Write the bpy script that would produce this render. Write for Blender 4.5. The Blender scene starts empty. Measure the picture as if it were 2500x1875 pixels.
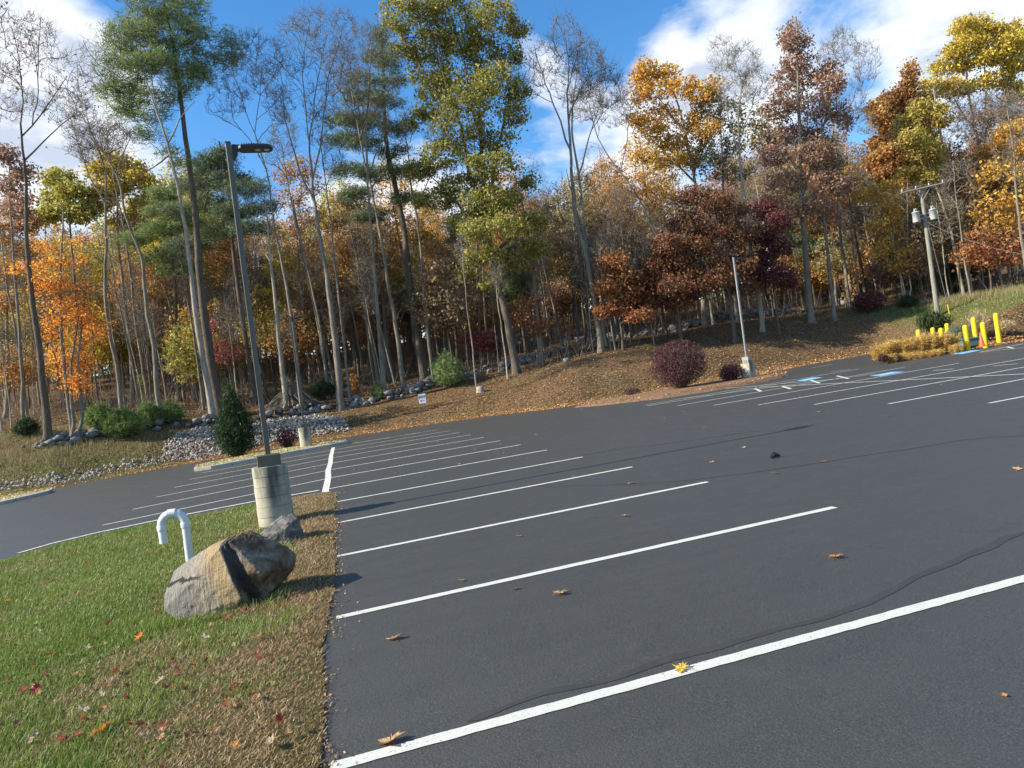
import bpy, bmesh, math, random
import numpy as np
from mathutils import Vector, Matrix
R0=np.random.RandomState(7); random.seed(7)
rad=math.radians
sc=bpy.context.scene
COL=bpy.context.scene.collection
# ------------------------------------------------------------------ camera model (solved from the stall lattice)
F=1706.56; CAM=np.array([-0.0397,0.0,1.8967])
RG=np.array([[0.9620317101,-0.2406031757,-0.1288607796],[-0.1243334508,0.0339696633,-0.9916588400],[0.2429736234,0.9700289551,0.0027648702]])
def ray(px,py): return RG.T@np.array([(px-1250)/F,(py-937.5)/F,1.0])
def W(px,py,D): return CAM+ray(px,py)*D          # point at depth D
def ss(a,b,t):
    t=np.clip((t-a)/(b-a),0,1); return t*t*(3-2*t)
GS=math.tan(rad(1.2))
def H0(x,y):
    s=np.clip(.033-.0017*(y-20.4),0,.05)
    return GS*x-np.where(x<-.35,(-.35-x)*s,0)
EDGE=np.array([(-90,40),(-40,41),(-24,41),(-14.6,41.2),(-12.5,43),(-9,44.5),(-5,45.5),(0.3,46),(4.5,45.2),(8.9,43),(12,39.2),(14.5,38.6),(18,39),(22,39.2),(26.3,39.8),(30.2,41.8),(33,43),(37.5,44),(40.5,43.8),(40.5,39),(36,36.3),(30.8,35),(30.3,33.2),(31.3,31),(33.5,29.9),(38,29.2),(50,27.5),(90,24)],float)
def sdist(x,y):
    x=np.asarray(x,float); y=np.asarray(y,float)
    best=np.full(x.shape,1e9); out=np.zeros(x.shape,int)
    for (x0,y0),(x1,y1) in zip(EDGE[:-1],EDGE[1:]):
        dx,dy=x1-x0,y1-y0; t=np.clip(((x-x0)*dx+(y-y0)*dy)/(dx*dx+dy*dy),0,1)
        best=np.minimum(best,np.hypot(x-x0-t*dx,y-y0-t*dy))
        if x0==x1: continue
        c=(x>=min(x0,x1))&(x<max(x0,x1))
        out+=(c&((y0+dy*(x-x0)/dx)>y))
    return np.where((out%2)==1,-best,best)
def H(x,y,under=0.0):
    d=sdist(x,y); dd=np.maximum(d,0)
    amp=2.2+.5*ss(2,14,-x)+1.5*ss(12,38,x)-1.2*ss(42,56,x)
    bank=amp*(0.35*ss(0,5,dd)+0.65*ss(1.5,11,dd))
    hill=.14*np.maximum(dd-8,0); hill=np.where(hill>9.5,9.5+(hill-9.5)*.3,hill)
    und=.15*np.sin(x*.35+y*.22)*np.sin(y*.41-x*.13)*ss(2,14,dd)
    und=und+.05*np.sin(x*1.7+y*.9)*np.sin(y*1.9-x*.7)*ss(.5,3,dd)
    base=np.where((d<0)&(np.asarray(x)<-.35),H0(x,y),GS*np.asarray(x)+np.where(np.asarray(x)<-.35,H0(x,y)-GS*np.asarray(x),0))
    return base+bank+hill+und-under*(d<.25)
def h1(x,y): return float(H(np.array([x]),np.array([y]))[0])
def hit(px,py):
    d=ray(px,py); s=np.arange(2,170,.05); P=CAM+d[None]*s[:,None]
    z=H(P[:,0],P[:,1]); k=np.argmax(P[:,2]<=z)
    return P[k] if P[k,2]<=z[k] else None
def depth(p): return float(RG[2]@(np.array(p)-CAM))
# ------------------------------------------------------------------ noise helper
def vnoise(x,y,s=1.0,seed=0):
    x=np.asarray(x)*s; y=np.asarray(y)*s
    xi=np.floor(x).astype(int); yi=np.floor(y).astype(int); fx=x-xi; fy=y-yi
    fx=fx*fx*(3-2*fx); fy=fy*fy*(3-2*fy)
    def h(a,b):
        v=np.sin(a*127.1+b*311.7+seed*74.7)*43758.5453; return v-np.floor(v)
    return (h(xi,yi)*(1-fx)+h(xi+1,yi)*fx)*(1-fy)+(h(xi,yi+1)*(1-fx)+h(xi+1,yi+1)*fx)*fy
def fbm(x,y,s=1.0,seed=0): return (vnoise(x,y,s,seed)+.5*vnoise(x,y,s*2.1,seed+1)+.25*vnoise(x,y,s*4.3,seed+2))/1.75
# ------------------------------------------------------------------ object helpers
def tag(o,label=None,cat=None,group=None,kind=None):
    if label: o['label']=label
    if cat: o['category']=cat
    if group: o['group']=group
    if kind: o['kind']=kind
    return o
def empty(name,loc,label,cat,group=None,rz=0):
    o=bpy.data.objects.new(name,None); COL.objects.link(o); o.location=loc; o.rotation_euler=(0,0,rz); o.empty_display_size=.2
    return tag(o,label,cat,group)
def npmesh(name,V,Fs,mats,mi=None,attrs=None,smooth=False):
    """V (n,3); Fs list of int arrays (m,k) ; attrs {name:(type,array)}"""
    me=bpy.data.meshes.new(name); V=np.ascontiguousarray(V,dtype=np.float32)
    Fs=[np.asarray(f,dtype=np.int32) for f in Fs if len(f)]
    nl=sum(f.size for f in Fs); nf=sum(len(f) for f in Fs)
    me.vertices.add(len(V)); me.vertices.foreach_set('co',V.ravel())
    me.loops.add(nl); me.loops.foreach_set('vertex_index',np.concatenate([f.ravel() for f in Fs]))
    me.polygons.add(nf)
    tot=np.concatenate([np.full(len(f),f.shape[1],dtype=np.int32) for f in Fs]); st=np.concatenate([[0],np.cumsum(tot)[:-1]]).astype(np.int32)
    me.polygons.foreach_set('loop_start',st)
    if smooth: me.polygons.foreach_set('use_smooth',np.ones(nf,dtype=bool))
    for m in (mats if isinstance(mats,(list,tuple)) else [mats]): me.materials.append(m)
    if mi is not None: me.polygons.foreach_set('material_index',np.asarray(mi,dtype=np.int32))
    if attrs:
        for k,(ty,a) in attrs.items():
            at=me.attributes.new(k,ty,'POINT')
            if ty=='FLOAT': at.data.foreach_set('value',np.ascontiguousarray(a,dtype=np.float32).ravel())
            else:
                a=np.asarray(a,dtype=np.float32)
                if a.shape[1]==3: a=np.concatenate([a,np.ones((len(a),1),np.float32)],1)
                at.data.foreach_set('color',np.ascontiguousarray(a).ravel())
    me.update(calc_edges=True); me.validate()
    return me
def obj(name,me,parent=None,loc=None):
    o=bpy.data.objects.new(name,me); COL.objects.link(o)
    if parent: o.parent=parent
    if loc is not None: o.location=loc
    return o
class MB:
    def __init__(s): s.V=[];s.F=[];s.M=[];s.n=0;s.S=[]
    def add(s,V,F,mi=0,sm=False):
        for f in F: s.F.append([i+s.n for i in f]); s.M.append(mi); s.S.append(sm)
        s.V+= [tuple(v) for v in V]; s.n+=len(V)
    def box(s,c,d,rz=0,mi=0,taper=1.0,bev=0.0):
        x,y,z=d[0]/2,d[1]/2,d[2]/2; cr,sr=math.cos(rz),math.sin(rz)
        if bev<=0:
            rings=[(1,1,-z),(taper,taper,z)]; outl=[(-x,-y),(x,-y),(x,y),(-x,y)]
            V=[]
            for k,_,zz in rings:
                for a,b in outl: V.append((c[0]+(a*cr-b*sr)*k,c[1]+(a*sr+b*cr)*k,c[2]+zz))
            s.add(V,[(3,2,1,0),(4,5,6,7),(0,1,5,4),(1,2,6,5),(2,3,7,6),(3,0,4,7)],mi)
        else:
            b=bev; V=[];n=8
            for zz,ins in ((-z,b),(-z+b,0),(z-b,0),(z,b)):
                k=taper if zz>0 else 1
                o=[(-x+b+ins*0,-y+ins),(x-b,-y+ins),(x-ins,-y+b),(x-ins,y-b),(x-b,y-ins),(-x+b,y-ins),(-x+ins,y-b),(-x+ins,-y+b)]
                for a,bb in o: V.append((c[0]+(a*cr-bb*sr)*k,c[1]+(a*sr+bb*cr)*k,c[2]+zz))
            Fc=[tuple(range(7,-1,-1)),tuple(range(24,32))]
            for r in range(3):
                for i in range(8): Fc.append((r*8+i,r*8+(i+1)%8,(r+1)*8+(i+1)%8,(r+1)*8+i))
            s.add(V,Fc,mi)
    def lathe(s,c,prof,n=24,mi=0,sm=True,axis=None,cap=True):
        """prof [(r,z)]"""
        M=Matrix.Identity(3)
        if axis is not None: M=Vector((0,0,1)).rotation_difference(Vector(axis)).to_matrix()
        V=[];Fc=[]
        for r,z in prof:
            for i in range(n):
                a=2*math.pi*i/n; p=M@Vector((r*math.cos(a),r*math.sin(a),z)); V.append((c[0]+p.x,c[1]+p.y,c[2]+p.z))
        for k in range(len(prof)-1):
            for i in range(n): Fc.append((k*n+i,k*n+(i+1)%n,(k+1)*n+(i+1)%n,(k+1)*n+i))
        s.add(V,Fc,mi,sm)
        if cap:
            s.add(V[:n],[tuple(range(n-1,-1,-1))],mi); s.add(V[-n:],[tuple(range(n))],mi)
    def tube(s,P,r,n=10,mi=0,cap=True):
        P=[Vector(p) for p in P]; rs=r if isinstance(r,(list,tuple)) else [r]*len(P)
        V=[];Fc=[];ref=None
        for k,p in enumerate(P):
            t=(P[min(k+1,len(P)-1)]-P[max(k-1,0)]).normalized()
            if ref is None: ref=t.orthogonal().normalized()
            ref=(ref-t*ref.dot(t)).normalized(); b=t.cross(ref)
            for i in range(n):
                a=2*math.pi*i/n; V.append(tuple(p+(ref*math.cos(a)+b*math.sin(a))*rs[k]))
        for k in range(len(P)-1):
            for i in range(n): Fc.append((k*n+i,k*n+(i+1)%n,(k+1)*n+(i+1)%n,(k+1)*n+i))
        s.add(V,Fc,mi,True)
        if cap: s.add(V[:n],[tuple(range(n-1,-1,-1))],mi); s.add(V[-n:],[tuple(range(n))],mi)
    def build(s,name,mats,parent=None,loc=None):
        me=bpy.data.meshes.new(name); me.from_pydata(s.V,[],s.F)
        for m in (mats if isinstance(mats,(list,tuple)) else [mats]): me.materials.append(m)
        me.polygons.foreach_set('material_index',s.M); me.polygons.foreach_set('use_smooth',s.S); me.update(); me.validate()
        return obj(name,me,parent,loc)
# ------------------------------------------------------------------ materials
def mat(name):
    m=bpy.data.materials.new(name); m.use_nodes=True; nt=m.node_tree; nt.nodes.clear()
    return m,nt
def N(nt,t,**k):
    n=nt.nodes.new('ShaderNode'+t)
    for a,b in k.items():
        if a[0]=='_': setattr(n,a[1:],b)
        else:
            key=a.replace('__',' ')
            n.inputs[key].default_value=b
    return n
def L(nt,a,b): nt.links.new(a,b)
def ramp(nt,fac,stops,interp='LINEAR'):
    r=nt.nodes.new('ShaderNodeValToRGB'); r.color_ramp.interpolation=interp; e=r.color_ramp.elements
    while len(e)<len(stops): e.new(.5)
    for i,(p,c) in enumerate(stops): e[i].position=p; e[i].color=(c[0],c[1],c[2],1) if isinstance(c,(tuple,list)) else (c,c,c,1)
    L(nt,fac,r.inputs[0]); return r.outputs[0]
def noise(nt,vec,scale,detail=4,rough=.55,dist=0):
    n=N(nt,'TexNoise'); n.inputs['Scale'].default_value=scale; n.inputs['Detail'].default_value=detail; n.inputs['Roughness'].default_value=rough; n.inputs['Distortion'].default_value=dist
    if vec is not None: L(nt,vec,n.inputs['Vector'])
    return n.outputs['Fac']
def mix(nt,fac,a,b,mode='MIX'):
    m=nt.nodes.new('ShaderNodeMix'); m.data_type='RGBA'; m.blend_type=mode
    for s,v in ((0,fac),(6,a),(7,b)):
        if hasattr(v,'is_linked') or hasattr(v,'links'): L(nt,v,m.inputs[s])
        else: m.inputs[s].default_value=v if s==0 else (v[0],v[1],v[2],1)
    return m.outputs[2]
def math_(nt,op,a,b=0.0,c=None,clamp=False):
    m=nt.nodes.new('ShaderNodeMath'); m.operation=op; m.use_clamp=clamp
    for i,v in enumerate((a,b) if c is None else (a,b,c)):
        if hasattr(v,'links'): L(nt,v,m.inputs[i])
        else: m.inputs[i].default_value=v
    return m.outputs[0]
def bump(nt,hgt,strength=.3,dist=.01):
    b=nt.nodes.new('ShaderNodeBump'); b.inputs['Strength'].default_value=strength; b.inputs['Distance'].default_value=dist; L(nt,hgt,b.inputs['Height']); return b.outputs[0]
def out(nt,sh):
    o=nt.nodes.new('ShaderNodeOutputMaterial'); L(nt,sh,o.inputs[0])
def bsdf(nt,color,rough=.8,normal=None,spec=.3,metal=0):
    b=nt.nodes.new('ShaderNodeBsdfPrincipled')
    if hasattr(color,'links'): L(nt,color,b.inputs['Base Color'])
    else: b.inputs['Base Color'].default_value=(color[0],color[1],color[2],1)
    if hasattr(rough,'links'): L(nt,rough,b.inputs['Roughness'])
    else: b.inputs['Roughness'].default_value=rough
    b.inputs['Specular IOR Level'].default_value=spec; b.inputs['Metallic'].default_value=metal
    if normal is not None: L(nt,normal,b.inputs['Normal'])
    return b.outputs[0]
def pos(nt): return N(nt,'NewGeometry').outputs['Position']
def oco(nt): return N(nt,'TexCoord').outputs['Object']
def scalev(nt,v,s):
    m=N(nt,'Mapping'); L(nt,v,m.inputs[0]); m.inputs['Scale'].default_value=s; return m.outputs[0]
def m_asphalt():
    m,nt=mat('asphalt_sealed'); p=pos(nt)
    g=noise(nt,p,95,3,.8); g2=noise(nt,p,45,3,.6); big=noise(nt,p,.35,5,.6,.6); mid=noise(nt,scalev(nt,p,(.5,2.2,1)),1.6,5,.6,.5)
    c=ramp(nt,g,[(.3,.016),(.46,.036),(.60,.070),(.70,.15),(.8,.36)])
    c=mix(nt,math_(nt,'MULTIPLY',big,.5),c,(.056,.058,.057)); 
    c=mix(nt,ramp(nt,mid,[(.38,0.0),(.7,.35)]),c,(.046,.047,.047))
    c=mix(nt,1.0,c,(1.12,1.08,.94),'MULTIPLY')
    sp_=noise(nt,p,1.3,6,.7,1.2); c=mix(nt,ramp(nt,sp_,[(.62,0.0),(.70,.55)]),c,(.030,.030,.031)); sp2=noise(nt,p,.8,6,.75,.3); c=mix(nt,ramp(nt,sp2,[(.60,0.0),(.72,.30)]),c,(.095,.092,.085))
    rg=ramp(nt,mid,[(.3,.44),(.7,.58)])
    hh=math_(nt,'ADD',math_(nt,'MULTIPLY',g,1.0),math_(nt,'MULTIPLY',g2,.6))
    out(nt,bsdf(nt,c,rg,bump(nt,hh,.8,.008),.6)); return m
def m_paint(name,col,wear=.35):
    m,nt=mat(name); p=pos(nt); n=noise(nt,p,60,5,.7); n2=noise(nt,p,6,4,.6)
    c=ramp(nt,n,[(.25,[v*.72 for v in col]),(.42,col),(1,[min(1,v*1.05) for v in col])])
    f=math_(nt,'MULTIPLY',ramp(nt,n,[(.33,1.0),(.41,0.0)]),.9)
    f=math_(nt,'MAXIMUM',f,math_(nt,'MULTIPLY',ramp(nt,n2,[(.55,0.0),(.8,1.0)]),wear*.5))
    c=mix(nt,f,c,(.12,.12,.125))
    out(nt,bsdf(nt,c,.7,bump(nt,noise(nt,p,150,3,.75),.5,.006),.3)); return m
def m_simple(name,col,rough=.6,var=.12,scale=8,spec=.4,metal=0,bs=.15,bd=.004):
    m,nt=mat(name); p=oco(nt); n=noise(nt,p,scale,5,.6); n2=noise(nt,p,scale*6,3,.6)
    c=ramp(nt,n,[(.25,[v*(1-var) for v in col]),(.75,[min(1,v*(1+var)) for v in col])])
    out(nt,bsdf(nt,c,rough,bump(nt,n2,bs,bd),spec,metal)); return m
def m_ground():
    m,nt=mat('woodland_floor'); p=pos(nt)
    n=noise(nt,p,9,6,.7); n2=noise(nt,p,.25,5,.6); n3=noise(nt,p,30,4,.7)
    c=ramp(nt,n,[(.3,(.05,.032,.018)),(.48,(.15,.09,.045)),(.6,(.24,.145,.07)),(.75,(.34,.22,.11))])
    gfac=N(nt,'Attribute'); gfac.attribute_name='grassy'
    c2=ramp(nt,n,[(.3,(.04,.055,.015)),(.55,(.12,.125,.04)),(.75,(.26,.21,.09))])
    c=mix(nt,gfac.outputs['Fac'],c,c2)
    out(nt,bsdf(nt,c,.9,bump(nt,math_(nt,'ADD',n,n3),.8,.05),.1)); return m
def m_lawnsoil():
    m,nt=mat('lawn_thatch'); p=pos(nt); n=noise(nt,p,60,5,.7)
    c=ramp(nt,n,[(.3,(.03,.035,.012)),(.55,(.09,.085,.03)),(.75,(.17,.13,.06))])
    out(nt,bsdf(nt,c,.9,bump(nt,n,.8,.02),.1)); return m
def m_vcol(name,trans=.3,rough=.6,spec=.25):
    m,nt=mat(name); a=N(nt,'Attribute'); a.attribute_name='c'
    b=bsdf(nt,a.outputs['Color'],rough,None,spec)
    t=N(nt,'BsdfTranslucent'); L(nt,a.outputs['Color'],t.inputs[0])
    x=N(nt,'MixShader'); x.inputs[0].default_value=trans; L(nt,b,x.inputs[1]); L(nt,t.outputs[0],x.inputs[2]); out(nt,x.outputs[0]); return m
def m_foliage(name,trans=.35,hue=.05,nscale=.45,val=(.55,1.35)):
    """leaf colour = object colour, varied by leaf and by clump"""
    m,nt=mat(name); oi=N(nt,'ObjectInfo'); a=N(nt,'Attribute'); a.attribute_name='rnd'
    n=noise(nt,oco(nt),nscale,3,.6)
    hs=N(nt,'HueSaturation'); L(nt,oi.outputs['Color'],hs.inputs['Color'])
    L(nt,math_(nt,'ADD',math_(nt,'ADD',.5-hue*.75,math_(nt,'MULTIPLY',n,hue)),math_(nt,'MULTIPLY',a.outputs['Fac'],hue*.5)),hs.inputs['Hue'])
    L(nt,math_(nt,'ADD',val[0],math_(nt,'MULTIPLY',a.outputs['Fac'],val[1]-val[0])),hs.inputs['Value'])
    b=bsdf(nt,hs.outputs[0],.55,None,.3)
    t=N(nt,'BsdfTranslucent'); L(nt,hs.outputs[0],t.inputs[0])
    x=N(nt,'MixShader'); x.inputs[0].default_value=trans; L(nt,b,x.inputs[1]); L(nt,t.outputs[0],x.inputs[2]); out(nt,x.outputs[0]); return m
def m_bark(name,dark,light,rough=.9):
    m,nt=mat(name); p=oco(nt); v=scalev(nt,p,(9,9,1.1)); n=noise(nt,v,2.2,6,.7,.4); n2=noise(nt,p,.8,3,.5); n3=noise(nt,v,7,4,.7)
    c=ramp(nt,n,[(.32,dark),(.52,[(a+b)/2 for a,b in zip(dark,light)]),(.68,light)])
    c=mix(nt,math_(nt,'MULTIPLY',ramp(nt,n2,[(.45,0.0),(.7,1.0)]),.45),c,[v*.75+.02 for v in dark])
    out(nt,bsdf(nt,c,rough,bump(nt,math_(nt,'ADD',n,n3),.9,.04),.15)); return m
def m_rock(name,c1,c2,c3,sc_=3.0,strat=None,bs=.9,bd=.03):
    m,nt=mat(name); p=oco(nt); q=p if strat is None else scalev(nt,p,strat)
    n=noise(nt,q,sc_,7,.68,.5); n2=noise(nt,p,sc_*7,5,.7); n3=noise(nt,p,sc_*.6,3,.5,.8)
    c=ramp(nt,n,[(.3,c1),(.5,c2),(.68,c3)])
    c=mix(nt,ramp(nt,n2,[(.55,0.0),(.75,.35)]),c,(.45,.44,.40)); c=mix(nt,ramp(nt,n3,[(.58,0.0),(.72,.5)]),c,[v*.5 for v in c1])
    oi=N(nt,'ObjectInfo')
    out(nt,bsdf(nt,c,.85,bump(nt,math_(nt,'ADD',n,math_(nt,'MULTIPLY',n2,.5)),bs,bd),.2)); return m
def m_concrete():
    m,nt=mat('weathered_concrete'); p=oco(nt)
    n=noise(nt,p,5,6,.65); st=noise(nt,scalev(nt,p,(7,7,.9)),1.3,5,.65,.3); pit=noise(nt,p,55,3,.6)
    c=ramp(nt,n,[(.3,(.34,.31,.23)),(.6,(.47,.43,.33)),(.8,(.56,.52,.42))])
    sep=N(nt,'SeparateXYZ'); L(nt,p,sep.inputs[0])
    hz=ramp(nt,math_(nt,'MULTIPLY',sep.outputs[2],.8),[(.3,0.0),(.95,1.0)])
    stain=math_(nt,'MULTIPLY',ramp(nt,st,[(.42,0.0),(.60,1.0)]),hz)
    # a broad dark run-down stain centred on the face towards the lot
    ang=math_(nt,'ADD',math_(nt,'MULTIPLY',sep.outputs[0],1.0),-.05)
    band=ramp(nt,math_(nt,'ABSOLUTE',math_(nt,'ADD',ang,math_(nt,'MULTIPLY',math_(nt,'SUBTRACT',st,.5),.35))),[(.05,.95),(.19,0.0)])
    stain=math_(nt,'MAXIMUM',stain,math_(nt,'MULTIPLY',band,ramp(nt,sep.outputs[2],[(.15,0.0),(.6,1.0)])))
    c=mix(nt,math_(nt,'MULTIPLY',stain,.85),c,(.055,.048,.038))
    c=mix(nt,ramp(nt,pit,[(.22,.8),(.32,0.0)]),c,(.05,.045,.04))
    out(nt,bsdf(nt,c,.9,bump(nt,math_(nt,'ADD',n,math_(nt,'MULTIPLY',pit,.5)),.5,.01),.15)); return m
M=dict(asphalt=m_asphalt(),paint=m_paint('road_paint_white',(.56,.55,.49)),blue=m_paint('road_paint_blue',(.16,.42,.68)),
 ground=m_ground(),soil=m_lawnsoil(),litter=m_vcol('fallen_leaf_litter',.15),grass=m_vcol('grass_blades',.3,.5,.3),
 seal=m_simple('crack_sealant',(.040,.039,.036),.7,.15,6,.4),
 leaf=m_foliage('autumn_leaves',.42),needle=m_foliage('pine_needles',.28,.03,.35,(.5,1.4)),
 barkg=m_bark('grey_bark',(.10,.08,.06),(.43,.37,.28)),barkd=m_bark('dark_bark',(.055,.042,.031),(.24,.195,.145)),barkp=m_bark('pale_bark',(.21,.175,.135),(.60,.54,.43)),
 twig=m_simple('twig_bark',(.22,.18,.14),.9,.3,3,.1),
 conc=m_concrete(),bronze=m_simple('bronze_painted_steel',(.115,.10,.07),.45,.06,4,.5),head=m_simple('black_painted_aluminium',(.018,.018,.021),.4,.1,6,.5),
 lens=m_simple('lamp_glass',(.55,.52,.42),.15,.2,30,.8),pvc=m_simple('white_pvc_pipe',(.66,.665,.64),.4,.10,5,.5),
 yellow=m_simple('yellow_paint',(.74,.52,.015),.5,.12,5,.4),orange=m_simple('orange_plastic',(.85,.10,.02),.5,.05,6,.4),
 greenbox=m_simple('green_plastic',(.10,.17,.13),.55,.1,8,.4),galv=m_simple('galvanised_steel',(.33,.33,.31),.45,.1,9,.5,.3),
 trafo=m_simple('pale_grey_enamel',(.50,.51,.50),.4,.05,5,.5),pole=m_bark('weathered_pole_wood',(.20,.19,.15),(.42,.40,.33)),
 wood=m_bark('old_timber',(.22,.19,.15),(.45,.41,.34)),wire=m_simple('cable',(.16,.15,.14),.6,.1,5,.3),
 sign=m_simple('white_sign_board',(.82,.83,.84),.5,.03,5,.4),ink=m_simple('black_sign_ink',(.02,.02,.022),.6,.05,9,.3),
 granite=m_rock('granite_curb',(.30,.27,.23),(.43,.395,.34),(.55,.51,.45),14,None,.6,.01),
 mulch=m_rock('red_bark_mulch',(.10,.06,.035),(.23,.135,.075),(.36,.24,.14),22,None,1,.03),
 gravel=m_rock('pale_pea_gravel',(.24,.21,.14),(.46,.41,.28),(.6,.55,.4),30,None,1,.02),
 stone=m_rock('fieldstone',(.07,.068,.062),(.20,.19,.175),(.36,.345,.32),2.2),
 rip=m_rock('quarried_riprap',(.20,.17,.14),(.37,.33,.28),(.58,.53,.46),2.5))
# ================================================================== camera, sun, sky
cam=bpy.data.cameras.new('camera'); co=bpy.data.objects.new('camera',cam); COL.objects.link(co); sc.camera=co
cam.sensor_width=36; cam.lens=F/2500*36; cam.clip_start=.05; cam.clip_end=3000
Mx=Matrix(((RG[0][0],-RG[1][0],-RG[2][0],CAM[0]),(RG[0][1],-RG[1][1],-RG[2][1],CAM[1]),(RG[0][2],-RG[1][2],-RG[2][2],CAM[2]),(0,0,0,1)))
co.matrix_world=Mx
SUN_EL=rad(32.5); SUN_AZ=(-math.cos(rad(-1.0)),-math.sin(rad(-1.0)))   # horizontal direction towards the sun
sd=Vector((SUN_AZ[0]*math.cos(SUN_EL),SUN_AZ[1]*math.cos(SUN_EL),math.sin(SUN_EL)))
sl=bpy.data.lights.new('sun','SUN'); sl.energy=4.8; sl.angle=rad(.55); sl.color=(1,.94,.80)
so=bpy.data.objects.new('sun',sl); COL.objects.link(so); so.rotation_euler=sd.to_track_quat('Z','Y').to_euler()
wd=bpy.data.worlds.new('World'); sc.world=wd; wd.use_nodes=True; nt=wd.node_tree; nt.nodes.clear()
sky=N(nt,'TexSky'); sky.sky_type='NISHITA'; sky.sun_disc=False; sky.sun_elevation=SUN_EL; sky.sun_rotation=math.atan2(sd.x,sd.y); sky.air_density=1.0; sky.dust_density=.2; sky.ozone_density=3.0
hs=N(nt,'HueSaturation'); hs.inputs['Saturation'].default_value=1.27; hs.inputs['Value'].default_value=1.02; L(nt,sky.outputs[0],hs.inputs['Color'])
bg=N(nt,'Background'); bg.inputs[1].default_value=.13; L(nt,hs.outputs[0],bg.inputs[0])
tc=N(nt,'TexCoord').outputs['Generated']; sp=N(nt,'SeparateXYZ'); L(nt,tc,sp.inputs[0])
# clouds lie on a high plane: direction divided by its height
zc=math_(nt,'ADD',math_(nt,'MAXIMUM',sp.outputs[2],0.0),.22)
cv=N(nt,'CombineXYZ'); L(nt,math_(nt,'DIVIDE',sp.outputs[0],zc),cv.inputs[0]); L(nt,math_(nt,'DIVIDE',sp.outputs[1],zc),cv.inputs[1])
n1=noise(nt,cv.outputs[0],1.5,9,.55,.35); n2=noise(nt,cv.outputs[0],4.2,8,.6,.2)
dens=math_(nt,'ADD',math_(nt,'MULTIPLY',n1,1.15),math_(nt,'SUBTRACT',math_(nt,'MULTIPLY',n2,.5),.33))
def lobe(px,py,size,w):
    d=ray(px,py); d=d/np.linalg.norm(d)
    dp=N(nt,'VectorMath'); dp.operation='DISTANCE'; L(nt,tc,dp.inputs[0]); dp.inputs[1].default_value=tuple(d)
    return math_(nt,'MULTIPLY',math_(nt,'SUBTRACT',1.0,math_(nt,'DIVIDE',dp.outputs['Value'],size),clamp=True),w)
mk=None
for a in [(60,260,.20,.26),(60,60,.12,.16),(230,400,.12,.16),(180,110,.08,.12),(1650,110,.09,.16),(1850,40,.18,.20),(2230,120,.10,.20),(2020,350,.12,.10),(2440,90,.16,.20),(1330,150,.06,.30),(1560,330,.10,.08),(700,620,.35,.22),(1100,640,.35,.20),(1600,480,.25,.10),(2180,320,.07,.16),(1760,200,.12,.2),
          (780,160,.26,-.26),(650,330,.14,-.2),(1440,50,.09,-.30),(2110,200,.05,-.24),(1230,260,.08,-.1),(330,30,.08,-.2),(1700,70,.03,-.16),(2110,330,.04,-.2)]:
    l=lobe(*a); mk=l if mk is None else math_(nt,'ADD',mk,l)
dens=math_(nt,'ADD',dens,mk)
cover=ramp(nt,dens,[(.52,0.0),(.60,.4),(.73,1.0)])
shade=ramp(nt,math_(nt,'ADD',dens,math_(nt,'MULTIPLY',n2,.2)),[(.60,(.72,.80,.97)),(.76,(.95,.97,1.0)),(.90,(.90,.93,.98)),(1.12,(.58,.64,.76))])
cb=N(nt,'Background'); L(nt,shade,cb.inputs[0]); cb.inputs[1].default_value=.66
mx=N(nt,'MixShader'); L(nt,math_(nt,'MULTIPLY',cover,.93),mx.inputs[0]); L(nt,bg.outputs[0],mx.inputs[1]); L(nt,cb.outputs[0],mx.inputs[2])
wo=N(nt,'OutputWorld'); L(nt,mx.outputs[0],wo.inputs[0])
vs=sc.view_settings; vs.view_transform='Standard'; vs.look='None'; vs.exposure=.85; vs.gamma=1
# ================================================================== ground sheet (one mesh to the horizon)
def axis(lo,hi,step,far):
    a=list(np.arange(lo,hi+.01,step)); s=step; v=hi
    while v<far: s*=1.35; v+=s; a.append(v)
    s=step; v=lo; b=[]
    while v>-far: s*=1.35; v-=s; b.append(v)
    return np.array(b[::-1]+a)
xs=axis(-34,62,.4,1500); ys=axis(24,78,.4,1500)
X,Y=np.meshgrid(xs,ys); Z=H(X,Y); D=sdist(X,Y)
Z=Z-.35*(D<-.3)-.06*((D>=-.3)&(D<.05))
far=np.hypot(X,Y)>260; Z=np.where(far&(Y<20),-1.0,Z); Z=np.minimum(Z,22)
nx,ny=len(xs),len(ys); I=np.arange(nx*ny).reshape(ny,nx)
Fq=np.stack([I[:-1,:-1],I[:-1,1:],I[1:,1:],I[1:,:-1]],-1).reshape(-1,4)
gr=ss(-10,-15,-0-X*-1) if False else ss(-9,-14,X)*0
fx,fy=X.ravel(),Y.ravel()
grassy=np.clip(ss(0,1,(-8-fx)/5)*ss(0,1,(8-D.ravel())/4)*(.35+.9*fbm(fx,fy,.5,3))+ss(0,1,(fx-43)/3)*ss(0,1,(13-D.ravel())/5)*.95+.22*ss(.5,.62,fbm(fx,fy,.35,8))*(fx>-5)*(D.ravel()<12),0,1)
o=obj('ground',npmesh('ground',np.stack([X.ravel(),Y.ravel(),Z.ravel()],1),[Fq],M['ground'],attrs={'grassy':('FLOAT',grassy)},smooth=True)); o['kind']='structure'
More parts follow.
